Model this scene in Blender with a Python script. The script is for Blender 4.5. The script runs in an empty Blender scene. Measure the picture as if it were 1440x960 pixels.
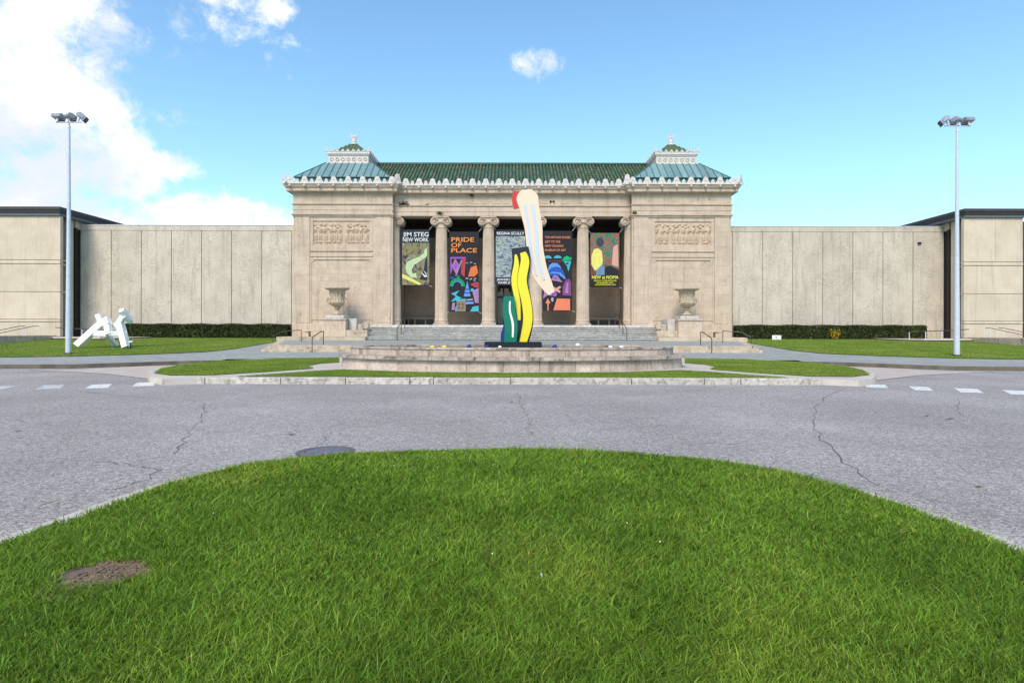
import bpy, bmesh, math, random
import numpy as np
from mathutils import Vector, Matrix
R = math.radians
rnd = random.Random(7)
sc = bpy.context.scene
col = sc.collection

# ---------------------------------------------------------------- camera
EYE, F, HZ = 1.7, 800.0, 465.0          # eye height (m), focal length and horizon row measured on the 1440 px photograph
cd = bpy.data.cameras.new('camera'); cam = bpy.data.objects.new('camera', cd); col.objects.link(cam)
cd.lens = 20; cd.sensor_width = 36; cd.shift_y = -15/1440.0
cd.clip_start = .05; cd.clip_end = 6000
cam.location = (0, 0, EYE)
cam.rotation_euler = (Matrix.Rotation(R(90), 3, 'X') @ Matrix.Rotation(R(.12), 3, 'Z')).to_euler()
sc.camera = cam
sc.view_settings.view_transform = 'Standard'; sc.view_settings.look = 'None'
sc.view_settings.exposure = 0.80; sc.view_settings.gamma = 1
try: sc.view_settings.use_curve_mapping = False
except Exception: pass

# ---------------------------------------------------------------- node helper
class N:
    def __init__(s, tree): s.t = tree; s.n = tree.nodes; s.l = tree.links
    def node(s, typ, **kw):
        n = s.n.new(typ)
        for k, v in kw.items(): setattr(n, k, v)
        return n
    def put(s, sock, v):
        if v is None: return
        if isinstance(v, bpy.types.NodeSocket): s.l.new(v, sock)
        else:
            if sock.type == 'RGBA' and len(v) == 3: v = (*v, 1)
            sock.default_value = v
    def math(s, op, a, b=None, c=None, clamp=False):
        n = s.node('ShaderNodeMath', operation=op, use_clamp=clamp)
        s.put(n.inputs[0], a)
        if b is not None: s.put(n.inputs[1], b)
        if c is not None: s.put(n.inputs[2], c)
        return n.outputs[0]
    def ramp(s, f, a, b):
        n = s.node('ShaderNodeMapRange', interpolation_type='SMOOTHSTEP')
        s.put(n.inputs['Value'], f); n.inputs['From Min'].default_value = a; n.inputs['From Max'].default_value = b
        return n.outputs[0]
    def mix(s, f, a, b, blend='MIX'):
        n = s.node('ShaderNodeMix', data_type='RGBA', blend_type=blend)
        s.put(n.inputs[0], f); s.put(n.inputs[6], a); s.put(n.inputs[7], b)
        return n.outputs[2]
    def noise(s, vec, scale, detail=4, rough=.55, dist=0):
        n = s.node('ShaderNodeTexNoise'); s.put(n.inputs['Vector'], vec)
        n.inputs['Scale'].default_value = scale; n.inputs['Detail'].default_value = detail
        n.inputs['Roughness'].default_value = rough; n.inputs['Distortion'].default_value = dist
        return n.outputs['Fac']
    def mapping(s, vec, scale=(1,1,1)):
        n = s.node('ShaderNodeMapping'); s.put(n.inputs['Vector'], vec); n.inputs['Scale'].default_value = scale
        return n.outputs[0]
    def pos(s): return s.node('ShaderNodeNewGeometry').outputs['Position']

# ---------------------------------------------------------------- sky and sun
SUN_EL, SUN_AZ = 46.0, -164.0            # azimuth from +Y (view direction) towards +X: behind the camera, to the left
w = bpy.data.worlds.new('World'); sc.world = w; w.use_nodes = True
q = N(w.node_tree); q.n.clear()
sky = q.node('ShaderNodeTexSky', sky_type='NISHITA'); sky.sun_disc = False
sky.sun_elevation = R(SUN_EL); sky.sun_rotation = R(SUN_AZ)
sky.altitude = 0; sky.air_density = 1.0; sky.dust_density = .35; sky.ozone_density = 1.6
tc = q.node('ShaderNodeTexCoord').outputs['Generated']
sx = q.node('ShaderNodeSeparateXYZ'); q.put(sx.inputs[0], tc)
az = q.math('ARCTAN2', sx.outputs[0], sx.outputs[1])
el = q.math('ARCSINE', sx.outputs[2])
def azel(px, py):
    return math.atan((px-720)/F), math.atan((HZ-py)/math.hypot(F, px-720))
blobs = [(20,130,215,200,1.1),(-80,-60,310,170,1.0),(145,60,85,90,.8),(100,235,180,80,1.1),(236,234,58,26,.9),(300,330,170,62,1.2),
         (60,300,190,90,1.1),(170,150,50,36,.5),(386,14,36,26,.72),(320,38,100,50,.16),(246,18,34,36,.40),(243,82,26,18,.5),(755,90,46,24,.72),(240,165,56,20,.36),(305,-6,80,18,.5)
         ]
Fd = None
def blob(a0, e0, ra, re, amp):
    global Fd
    da = q.math('DIVIDE', q.math('SUBTRACT', az, a0), ra); de = q.math('DIVIDE', q.math('SUBTRACT', el, e0), re)
    d2 = q.math('ADD', q.math('MULTIPLY', da, da), q.math('MULTIPLY', de, de))
    v = q.math('MULTIPLY', q.math('SUBTRACT', 1.0, d2), amp)
    Fd = v if Fd is None else q.math('MAXIMUM', Fd, v)
for (px, py, rx, ry, amp) in blobs:
    a0, e0 = azel(px, py); blob(a0, e0, rx/F*math.cos(a0)**2, ry/F*math.cos(a0), amp)
for (a0, e0, ra, re, amp) in [(-80,22,42,26,1),(-150,30,30,14,.7),(120,25,30,12,.6),(170,14,40,8,.7),(75,12,14,4,.4)]:
    blob(R(a0), R(e0), R(ra), R(re), amp)
Fd = q.math('MAXIMUM', Fd, -1.2)
n1 = q.noise(tc, 9, 10, .66, .3); n2 = q.noise(tc, 2.3, 5, .55)
n3 = q.noise(tc, 30, 7, .7, .5)
Fc = q.math('ADD', q.math('ADD', Fd, q.math('MULTIPLY', q.math('SUBTRACT', n1, .52), 2.4)), q.math('MULTIPLY', q.math('SUBTRACT', n3, .5), 1.5))
mask = q.ramp(Fc, .02, .95)
shade = q.ramp(q.math('ADD', q.math('MULTIPLY', n2, .6), q.math('MULTIPLY', n1, .4)), .42, .60)
ccol = q.mix(shade, (.50,.53,.59), (.76,.76,.76))
skyb = q.mix(1.0, sky.outputs[0], (.118,.152,.156), 'MULTIPLY')
# pale humid air low down: the blue whitens towards the horizon all round
hz = q.math('POWER', q.math('SUBTRACT', 1.0, q.math('MAXIMUM', sx.outputs[2], 0.0)), 4.0)
skyc = q.mix(q.math('MULTIPLY', hz, .6), skyb, (.34,.52,.60))
bg = q.node('ShaderNodeBackground'); q.put(bg.inputs[0], q.mix(mask, skyc, ccol)); bg.inputs[1].default_value = 1.0
out = q.node('ShaderNodeOutputWorld'); q.l.new(bg.outputs[0], out.inputs[0])

sl = bpy.data.lights.new('sun', 'SUN'); sun = bpy.data.objects.new('sun', sl); col.objects.link(sun)
sl.energy = 2.2; sl.angle = R(24); sl.color = (1, .86, .70)
a, e = R(SUN_AZ), R(SUN_EL)
sd = Vector((math.sin(a)*math.cos(e), math.cos(a)*math.cos(e), math.sin(e)))
sun.rotation_euler = (-sd).to_track_quat('-Z', 'Y').to_euler(); sun.location = (-20, -20, 30)

# ---------------------------------------------------------------- materials
def mat(name, ca, cb=None, scale=3, rough=.8, bump=.0, bscale=None, metal=0, spec=.3, streak=0, streakcol=None,
        dirt=0, dirtcol=(.08,.07,.06), dscale=1.2, rand=0, fine=0, fscale=60, coat=0, attr=None, detail=5, dlo=.55, dhi=.75, fleck=0, agg=0, gutter=0):
    m = bpy.data.materials.new(name); m.use_nodes = True
    t = N(m.node_tree); b = m.node_tree.nodes['Principled BSDF']
    p = t.pos()
    c = ca if cb is None else t.mix(t.ramp(t.noise(p, scale, detail), .32, .68), ca, cb)
    if fine:
        f = t.noise(p, fscale, 2, .7)
        c = t.mix(1.0, c, t.mix(t.ramp(f, .3, .7), (1-fine,)*3, (1+fine,)*3), 'MULTIPLY')
    if gutter:   # pale grit washed up against the two sides of the grass mound
        gs = t.node('ShaderNodeSeparateXYZ'); t.put(gs.inputs[0], p)
        rr_ = t.math('SQRT', t.math('ADD', t.math('POWER', t.math('DIVIDE', gs.outputs[0], 4.05), 2.0), t.math('POWER', t.math('DIVIDE', t.math('SUBTRACT', gs.outputs[1], 3.0), 4.7), 2.0)))
        rr_ = t.math('ADD', rr_, t.math('MULTIPLY', t.math('SUBTRACT', t.noise(p, 1.1, 5), .5), .22))
        gm = t.math('MULTIPLY', t.ramp(rr_, 1.20, 1.04), t.ramp(t.math('ABSOLUTE', gs.outputs[0]), 1.6, 2.8))
        c = t.mix(t.math("MULTIPLY", gm, .5), c, (.42,.39,.365))
    if agg:
        for sc_a, lo_, hi_ in ((75, 1-agg, 1+agg), (24, 1-agg*.45, 1+agg*.45)):
            va = t.node('ShaderNodeTexVoronoi', feature='F1'); t.put(va.inputs['Vector'], p); va.inputs['Scale'].default_value = sc_a
            sa = t.node('ShaderNodeSeparateColor'); t.put(sa.inputs[0], va.outputs['Color'])
            c = t.mix(1.0, c, t.mix(sa.outputs[0], (lo_,)*3, (hi_,)*3), 'MULTIPLY')
    if fleck:
        f2 = t.noise(t.mapping(p, (1,1,3.2)), 6, 5, .8)
        c2 = t.mix(1.0, c, t.mix(t.ramp(f2, .36, .64), (1-fleck,)*3, (1+fleck*.6,)*3), 'MULTIPLY')
        c = t.mix(t.ramp(t.noise(t.mapping(p, (1,1,.5)), .9, 4, .6), .38, .62), c, c2)
    if streak:
        s_ = t.noise(t.mapping(p, (2.2, 2.2, .16)), 1.6, 5, .65)
        c = t.mix(t.math('MULTIPLY', t.ramp(s_, .5, .72), streak), c, streakcol or dirtcol)
    if dirt:
        d = t.noise(p, dscale, 7, .7, .3)
        c = t.mix(t.math('MULTIPLY', t.ramp(d, dlo, dhi), dirt), c, dirtcol)
    if rand:
        o = t.node('ShaderNodeObjectInfo').outputs['Random']
        k = t.math('ADD', 1-rand, t.math('MULTIPLY', o, 2*rand))
        cc = t.node('ShaderNodeCombineColor')
        for i in range(3): t.put(cc.inputs[i], k)
        c = t.mix(1.0, c, cc.outputs[0], 'MULTIPLY')
    if attr:
        an = t.node('ShaderNodeAttribute', attribute_name=attr)
        c = t.mix(1.0, c, an.outputs['Color'], 'MULTIPLY')
    t.put(b.inputs['Base Color'], c)
    b.inputs['Roughness'].default_value = rough; b.inputs['Metallic'].default_value = metal
    b.inputs['Specular IOR Level'].default_value = spec
    if coat: b.inputs['Coat Weight'].default_value = coat
    if bump:
        bn = t.node('ShaderNodeBump'); bn.inputs['Strength'].default_value = bump; bn.inputs['Distance'].default_value = .02
        t.put(bn.inputs['Height'], t.noise(p, bscale or scale*8, 4, .6)); t.l.new(bn.outputs[0], b.inputs['Normal'])
    return m
M = {}
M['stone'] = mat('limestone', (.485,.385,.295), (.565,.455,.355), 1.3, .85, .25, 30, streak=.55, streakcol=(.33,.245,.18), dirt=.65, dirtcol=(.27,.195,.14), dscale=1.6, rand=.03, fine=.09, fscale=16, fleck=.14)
M['stone_c'] = mat('cornice_stone', (.43,.345,.265), (.52,.42,.33), 1.6, .85, .3, 25, streak=.5, streakcol=(.17,.135,.10), dirt=.4, dirtcol=(.12,.10,.08), dscale=3, fine=.1, fscale=16)
M['stone_shade'] = mat('shaded_portico_stone', (.31,.24,.185), (.36,.28,.215), 2, .9, .15, 20, rand=.04)  # same limestone, darkened so the colour carries the portico's shade
M['relief'] = mat('carved_stone', (.48,.365,.27), (.56,.435,.325), 3, .85, .4, 30, dirt=.6, dirtcol=(.26,.17,.12), dscale=5)
M['urn'] = mat('urn_stone', (.42,.335,.235), (.52,.42,.305), 3, .8, .3, 30, dirt=.85, dirtcol=(.12,.09,.065), dscale=11, dlo=.48, dhi=.66)
M['wing'] = mat('wing_concrete', (.485,.425,.35), (.57,.50,.415), .7, .9, .3, 14, streak=.85, streakcol=(.355,.305,.25), dirt=.8, dirtcol=(.345,.30,.245), dscale=1.8, fine=.06, fscale=10, rand=.06, fleck=.3)
M['wing_dark'] = mat('wing_joint', (.16,.145,.125))
M['block'] = mat('pavilion_concrete', (.55,.455,.35), (.61,.515,.40), 1.1, .9, .2, 20, streak=.6, streakcol=(.42,.34,.265), dirt=.25, dirtcol=(.33,.27,.21), dscale=3, fine=.09, fscale=14, rand=.03)
M['block_shade'] = mat('shaded_concrete', (.27,.25,.22), (.33,.30,.27), 2, .9)  # the block's concrete again, with the recess shade put into its colour
M['bronze'] = mat('dark_bronze', (.028,.022,.02), (.038,.03,.028), 4, .5)
M['fascia'] = mat('fascia_metal', (.045,.036,.035), (.06,.05,.048), 3, .5)
M['fasc_l'] = mat('fascia_grey', (.11,.125,.14), None, 3, .5)
M['white'] = mat('white_terracotta', (.54,.50,.475), (.64,.60,.58), 5, .7, dirt=.5, dirtcol=(.34,.30,.27), dscale=7)
M['tile'] = mat('green_tile', (.065,.10,.045), (.11,.15,.07), 9, .4, spec=.4, attr='var', dirt=.25, dirtcol=(.035,.04,.025), dscale=6)
M['ridge'] = mat('ridge_tile', (.02,.05,.045), (.03,.07,.06), 5, .4)
M['patina'] = mat('patina_metal', (.14,.235,.25), (.185,.285,.30), 2.5, .5, metal=.0, streak=.6, streakcol=(.09,.17,.18), rand=.14)
M['patina_d'] = mat('patina_fascia', (.04,.12,.125), (.06,.16,.165), 3, .55)
M['asphalt'] = mat('asphalt', (.265,.24,.232), (.325,.30,.288), .3, .92, .3, 150, dirt=.65, dirtcol=(.42,.39,.365), dscale=.3, detail=7, agg=.5, gutter=1)
M['asph_d'] = mat('crack_fill', (.085,.078,.075), (.14,.13,.125), 30, .95)
M['paint'] = mat('road_paint', (.62,.61,.60), (.74,.73,.72), 8, .7, dirt=.85, dirtcol=(.30,.285,.28), dscale=9, dlo=.47, dhi=.65)
M['paint_w'] = mat('worn_road_paint', (.50,.50,.51), (.62,.62,.62), 8, .7, dirt=.85, dirtcol=(.22,.215,.225), dscale=8, dlo=.42, dhi=.62)
M['kerb'] = mat('kerb_stone', (.45,.41,.365), (.60,.55,.50), 2.5, .9, .6, 40, dirt=.75, dirtcol=(.15,.125,.10), dscale=6, rand=.1, dlo=.45, dhi=.68)
M['kerb_d'] = mat('stained_kerb', (.10,.08,.065), (.17,.14,.11), 1.4, .9, .5, 30)
M['path'] = mat('concrete_path', (.44,.395,.35), (.52,.47,.42), 1.2, .9, .3, 40, dirt=.5, dirtcol=(.28,.24,.20), dscale=2.5, fine=.08, fscale=40)
M['apron'] = mat('pink_concrete', (.42,.36,.32), (.48,.41,.365), 1.1, .9, .3, 40, dirt=.35, dirtcol=(.30,.26,.24), dscale=1.2, fine=.08, fscale=30)
M['slate'] = None
M['step'] = mat('step_stone', (.45,.425,.395), (.57,.54,.505), 2.2, .85, .4, 20, streak=.3, dirt=.7, dirtcol=(.23,.21,.185), dscale=3.6, rand=.09, fine=.15, fscale=9, fleck=.25)
M['tstep'] = mat('terrace_step_stone', (.42,.34,.255), (.54,.45,.34), 1.5, .9, .5, 20, dirt=.75, dirtcol=(.12,.095,.07), dscale=2.2, rand=.06, dlo=.5, dhi=.7)
M['basin'] = mat('fountain_stone', (.40,.32,.265), (.53,.44,.375), 1.2, .85, .4, 25, streak=.9, streakcol=(.19,.145,.115), dirt=.85, dirtcol=(.15,.12,.10), dscale=3.2, rand=.11, fine=.14, fscale=12)
M['basin_l'] = mat('fountain_ledge_stone', (.38,.31,.26), (.50,.42,.36), 1.5, .85, .4, 25, dirt=.9, dirtcol=(.11,.09,.075), dscale=2.2, rand=.14, fine=.1, fscale=12, dlo=.46, dhi=.66)
M['water'] = mat('dark_water', (.012,.016,.018), None, 3, .06, .25, 6, spec=.5)
M['black'] = mat('black_metal', (.012,.013,.016), None, 3, .4)
M['soil'] = mat('lawn_soil', (.03,.045,.012), (.045,.06,.018), 5, 1)
M['lawn'] = mat('mown_lawn', (.11,.17,.028), (.16,.225,.040), .8, .95, 1, 60, spec=.1, dirt=.45, dirtcol=(.21,.235,.07), dscale=.5, fine=.45, fscale=16)
M['galv'] = mat('galvanised_steel', (.48,.53,.61), (.55,.60,.68), 4, .5, metal=.1)
M['galv_w'] = mat('pale_painted_steel', (.62,.64,.68), None, 4, .5)
M['lamp_body'] = mat('lamp_housing', (.26,.28,.33), (.34,.36,.41), 4, .4, metal=.3)
M['lens'] = mat('lamp_glass', (.03,.03,.05), None, 4, .1, spec=.6)
M['wpaint'] = mat('white_paint', (.80,.81,.82), (.86,.86,.86), 1.5, .35, coat=.15)
M['rail'] = mat('rail_bronze', (.06,.045,.04), (.10,.075,.06), 6, .45, metal=.4)
M['iron'] = mat('rusty_iron', (.11,.08,.07), (.20,.145,.105), 14, .9, .6, 60, dirt=.6, dirtcol=(.27,.19,.12), dscale=9)
M['iron_b'] = mat('grey_iron', (.11,.11,.14), (.16,.155,.19), 14, .6, .6, 60)
M['straw'] = mat('dry_grass', (.26,.18,.10), (.33,.24,.13), 9, .95)
M['glass'] = mat('door_glass', (.015,.016,.018), (.03,.03,.03), 2, .08, spec=.6)
M['reflection'] = mat('pale_reflection', (.36,.34,.27), (.22,.22,.2), 6, .6)
for nm, c in dict(cream=(.80,.60,.45), yellow=(.78,.66,.03), green=(.0,.16,.10), red=(.55,.035,.035), blue=(.01,.03,.20), sblue=(.50,.60,.70), blackp=(.012,.012,.014), whitep=(.85,.86,.85)).items():
    M['s_'+nm] = mat('gloss_'+nm, c, None, 3, .32, coat=.2)
for nm, c in dict(white=(.80,.82,.85), orange=(.85,.30,.08), peach=(.70,.26,.13), black=(.018,.018,.024), navy=(.02,.028,.045), purple=(.30,.10,.46), plum=(.22,.06,.22), mauve=(.38,.20,.40),
                  teal=(.0,.28,.12), cyan=(.06,.42,.55), blue=(.02,.09,.42), sky=(.12,.30,.70), rust=(.72,.17,.06), salmon=(.80,.22,.12), crimson=(.42,.05,.08), pgreen=(.52,.66,.40), grey=(.35,.38,.42),
                  sand=(.26,.2,.13), yellow=(.85,.80,.10), cyellow=(.78,.70,.22), pink=(.72,.35,.30), denim=(.14,.26,.40), skin=(.05,.055,.07), egreen=(.0,.42,.16), brown=(.16,.06,.05)).items():
    M['p_'+nm] = mat('print_'+nm, tuple(v_*.82 for v_ in c), None, 3, .75, fine=.15, fscale=14)
def artmat(name, stops, scale, detail, squash):
    m = bpy.data.materials.new(name); m.use_nodes = True; t = N(m.node_tree); b = m.node_tree.nodes['Principled BSDF']
    f = t.noise(t.mapping(t.pos(), squash), scale, detail, .6, 1.2)
    r = t.node('ShaderNodeValToRGB'); t.put(r.inputs[0], f); r.color_ramp.interpolation = 'CONSTANT'
    e_ = r.color_ramp.elements; e_[0].position = 0; e_[0].color = (*stops[0][1], 1); e_[1].position = stops[1][0]; e_[1].color = (*stops[1][1], 1)
    stops = [(p_, tuple(v_*.68 for v_ in c_)) for p_, c_ in stops]; e_[0].color = (*stops[0][1], 1); e_[1].color = (*stops[1][1], 1)
    for p_, c_ in stops[2:]:
        x = e_.new(p_); x.color = (*c_, 1)
    t.put(b.inputs['Base Color'], r.outputs[0]); b.inputs['Roughness'].default_value = .75
    return m
M['art_olive'] = artmat('olive_painting', [(0,(.03,.03,.05)),(.36,(.16,.10,.15)),(.42,(.20,.20,.07)),(.48,(.36,.34,.10)),(.53,(.22,.24,.12)),(.58,(.25,.15,.22)),(.63,(.50,.46,.15)),(.70,(.10,.10,.08))], 1.7, 3, (1,1,1))
M['art_lake'] = artmat('blue_painting', [(0,(.02,.03,.10)),(.38,(.06,.10,.25)),(.43,(.45,.52,.50)),(.48,(.10,.17,.35)),(.52,(.62,.66,.42)),(.57,(.20,.30,.45)),(.62,(.70,.72,.50)),(.68,(.05,.07,.15))], 1.9, 4, (1,1,2.6))
M['art_leaf'] = artmat('red_green_painting', [(0,(.02,.22,.13)),(.44,(.05,.30,.20)),(.49,(.45,.06,.04)),(.56,(.55,.12,.08)),(.62,(.06,.28,.2))], 3.2, 2, (1,1,1))
# flagstones
m = bpy.data.materials.new('slate_paving'); m.use_nodes = True; t = N(m.node_tree); b = m.node_tree.nodes['Principled BSDF']
p = t.pos(); v = t.node('ShaderNodeTexVoronoi', feature='F1'); t.put(v.inputs['Vector'], t.mapping(p, (1,1,0))); v.inputs['Scale'].default_value = 1.5
ve = t.node('ShaderNodeTexVoronoi', feature='DISTANCE_TO_EDGE'); t.put(ve.inputs['Vector'], t.mapping(p, (1,1,0))); ve.inputs['Scale'].default_value = 1.5
sh = t.node('ShaderNodeSeparateColor'); t.put(sh.inputs[0], v.outputs['Color'])
c = t.mix(sh.outputs[0], (.21,.24,.25), (.30,.315,.31)); c = t.mix(t.ramp(t.noise(p, 3, 5), .4, .7), c, (.25,.26,.235))
c = t.mix(t.ramp(ve.outputs['Distance'], .05, .02), c, (.33,.31,.28))
t.put(b.inputs['Base Color'], c); b.inputs['Roughness'].default_value = .75; M['slate'] = m
# foliage: per-blade colour attribute, some light through the leaf
def leafmat(name, ca, cb, scale, trans=.35, cc=None):
    m = bpy.data.materials.new(name); m.use_nodes = True; t = N(m.node_tree); b = m.node_tree.nodes['Principled BSDF']
    p = t.pos(); c = t.mix(t.ramp(t.noise(p, scale, 4), .35, .65), ca, cb)
    if cc: c = t.mix(t.ramp(t.noise(p, scale*.43, 3), .52, .70), c, cc)
    an = t.node('ShaderNodeAttribute', attribute_name='var'); c = t.mix(1.0, c, an.outputs['Color'], 'MULTIPLY')
    t.put(b.inputs['Base Color'], c); b.inputs['Roughness'].default_value = .5; b.inputs['Specular IOR Level'].default_value = .25
    tr = t.node('ShaderNodeBsdfTranslucent'); t.put(tr.inputs[0], c)
    ms = t.node('ShaderNodeMixShader'); ms.inputs[0].default_value = trans
    t.l.new(b.outputs[0], ms.inputs[1]); t.l.new(tr.outputs[0], ms.inputs[2])
    t.l.new(ms.outputs[0], m.node_tree.nodes['Material Output'].inputs[0])
    return m
M['blade'] = leafmat('grass_blade', (.135,.25,.022), (.20,.34,.034), .9, .42, (.27,.375,.045))
M['blade_m'] = leafmat('mown_grass_blade', (.165,.265,.032), (.235,.33,.048), .5, .35, (.28,.33,.07))
M['hedge'] = leafmat('hedge_leaf', (.028,.036,.012), (.055,.068,.020), 2.5, .15)
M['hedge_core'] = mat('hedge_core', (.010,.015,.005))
M['weed'] = leafmat('weed_leaf', (.03,.05,.015), (.05,.07,.02), 4, .2)
M['gold'] = leafmat('golden_leaf', (.42,.28,.02), (.30,.24,.03), 6, .3)

# ---------------------------------------------------------------- mesh helpers
class MB:
    def __init__(s): s.v = []; s.f = []
    def add(s, vs, fs):
        o = len(s.v); s.v += [tuple(v) for v in vs]; s.f += [tuple(i+o for i in f) for f in fs]; return s
    def box(s, x0, x1, y0, y1, z0, z1):
        if x0 > x1: x0, x1 = x1, x0
        return s.add([(x0,y0,z0),(x1,y0,z0),(x1,y1,z0),(x0,y1,z0),(x0,y0,z1),(x1,y0,z1),(x1,y1,z1),(x0,y1,z1)],
                     [(0,3,2,1),(4,5,6,7),(0,1,5,4),(1,2,6,5),(2,3,7,6),(3,0,4,7)])
    def rings(s, rs, caps=True, closed=True):
        n = len(rs[0]); o = len(s.v)
        for r in rs: s.v += [tuple(p) for p in r]
        for i in range(len(rs)-1):
            for j in range(n if closed else n-1):
                k = (j+1) % n
                s.f.append((o+i*n+j, o+i*n+k, o+(i+1)*n+k, o+(i+1)*n+j))
        if caps:
            s.f.append(tuple(o+j for j in reversed(range(n)))); s.f.append(tuple(o+(len(rs)-1)*n+j for j in range(n)))
        return s
    def lathe(s, prof, cx=0, cy=0, n=24):
        return s.rings([[(cx+r*math.cos(2*math.pi*k/n), cy+r*math.sin(2*math.pi*k/n), z) for k in range(n)] for r, z in prof])
    def rect_stack(s, x0, x1, y0, y1, pz):
        return s.rings([[(x0-p,y0-p,z),(x1+p,y0-p,z),(x1+p,y1+p,z),(x0-p,y1+p,z)] for p, z in pz])
    def tube(s, pts, r, n=8):
        pts = [Vector(p) for p in pts]; rs = []; prev = None
        for i, p in enumerate(pts):
            d = (pts[min(i+1, len(pts)-1)] - pts[max(i-1, 0)]).normalized()
            u = d.cross(Vector((0,0,1)))
            if u.length < .05: u = d.cross(Vector((0,1,0)))
            u.normalize(); v_ = d.cross(u)
            if prev is not None and u.dot(prev) < 0: u = -u; v_ = -v_
            prev = u
            rr = r if not isinstance(r, (list, tuple)) else r[i]
            rs.append([p + (u*math.cos(2*math.pi*k/n) + v_*math.sin(2*math.pi*k/n))*rr for k in range(n)])
        return s.rings(rs)
    def beam(s, a, b_, wdt, h=None, up=(0,-1,0)):
        a, b_ = Vector(a), Vector(b_); d = (b_-a).normalized(); u = Vector(up).cross(d).normalized(); v_ = d.cross(u); h = h or wdt
        return s.rings([[p+u*wdt/2+v_*h/2, p-u*wdt/2+v_*h/2, p-u*wdt/2-v_*h/2, p+u*wdt/2-v_*h/2] for p in (a, b_)])
    def prism_xz(s, poly, y0, y1):   # outline in the XZ plane, thickness along Y
        return s.rings([[(x,y0,z) for x, z in poly], [(x,y1,z) for x, z in poly]])
    def prism(s, poly, z0, z1):
        return s.rings([[(x,y,z0) for x, y in poly], [(x,y,z1) for x, y in poly]])
    def mesh(s, name, m, smooth=False):
        me = bpy.data.meshes.new(name); me.from_pydata(s.v, [], s.f)
        bm = bmesh.new(); bm.from_mesh(me); bmesh.ops.recalc_face_normals(bm, faces=bm.faces); bm.to_mesh(me); bm.free()
        if m: me.materials.append(m)
        if smooth:
            me.polygons.foreach_set('use_smooth', [True]*len(me.polygons))
            try: me.set_sharp_from_angle(angle=R(40))
            except Exception: pass
        return me
    def build(s, name, m, parent=None, smooth=False, bevel=0):
        o = bpy.data.objects.new(name, s.mesh(name, m, smooth)); col.objects.link(o)
        if parent: o.parent = parent; o.matrix_parent_inverse = Matrix.Translation(parent.location).inverted() if parent.parent is None else Matrix()
        if bevel:
            bv = o.modifiers.new('bevel', 'BEVEL'); bv.width = bevel; bv.segments = 1
        return o
def inst(name, me, loc, parent=None, rz=0, scale=None):
    o = bpy.data.objects.new(name, me); col.objects.link(o); o.location = loc; o.rotation_euler.z = rz
    if scale: o.scale = scale
    if parent: o.parent = parent; o.matrix_parent_inverse = Matrix.Translation(parent.location).inverted() if parent.parent is None else Matrix()
    return o
def tag(o, label=None, cat=None, group=None, kind=None):
    if label: o['label'] = label
    if cat: o['category'] = cat
    if group: o['group'] = group
    if kind: o['kind'] = kind
    return o
def thing(name, loc, label, cat, group=None):
    o = bpy.data.objects.new(name, None); col.objects.link(o); o.location = loc; o.empty_display_size = .2
    return tag(o, label, cat, group)
def bx(name, x0, x1, y0, y1, z0, z1, m, parent=None, bevel=0):
    return MB().box(x0,x1,y0,y1,z0,z1).build(name, m, parent, bevel=bevel)
def PX(px, d): return (px-720)*d/F                     # image column -> metres across at distance d
def PZ(py, d): return EYE + (HZ-py)*d/F                # image row -> height at distance d
HK = [(0,.18),(24,.18),(28.5,.20),(33,.42),(36,.55),(45,1.05),(60,1.1),(400,1.1)]
def h(d):
    for (a0, z0), (a1, z1) in zip(HK, HK[1:]):
        if d <= a1: return z0 + (z1-z0)*max(0, (d-a0))/(a1-a0)
    return 1.1
def G(px, py, road=False, z=None):                     # point of the ground seen at a pixel
    d = 25.0
    for _ in range(60):
        zz = 0 if road else (z if z is not None else h(d)); d = .5*d + .5*(EYE-zz)*F/(py-HZ)
    return ((px-720)*d/F, d)
def drape(name, poly, off, m, parent=None, hf=h, cuts=True):
    bm = bmesh.new(); vs = [bm.verts.new((x, y, 0)) for x, y in poly]; bm.faces.new(vs)
    bmesh.ops.triangulate(bm, faces=bm.faces)
    if cuts:
        for d, _ in HK[1:-1]:
            bmesh.ops.bisect_plane(bm, geom=bm.verts[:]+bm.edges[:]+bm.faces[:], plane_co=(0,d,0), plane_no=(0,1,0))
    for v_ in bm.verts: v_.co.z = hf(v_.co.y)+off
    bmesh.ops.recalc_face_normals(bm, faces=bm.faces)
    for f_ in bm.faces:
        if f_.normal.z < 0: f_.normal_flip()
    me = bpy.data.meshes.new(name); bm.to_mesh(me); bm.free(); me.materials.append(m)
    o = bpy.data.objects.new(name, me); col.objects.link(o)
    if parent: o.parent = parent
    return o
def inpoly(X, Y, poly):
    c_ = np.zeros(X.shape, bool); n = len(poly)
    for i in range(n):
        x1, y1 = poly[i]; x2, y2 = poly[(i+1) % n]
        k = ((y1 > Y) != (y2 > Y)); c_ ^= k & (X < (x2-x1)*(Y-y1)/((y2-y1) if y2 != y1 else 1e-9)+x1)
    return c_
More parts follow.
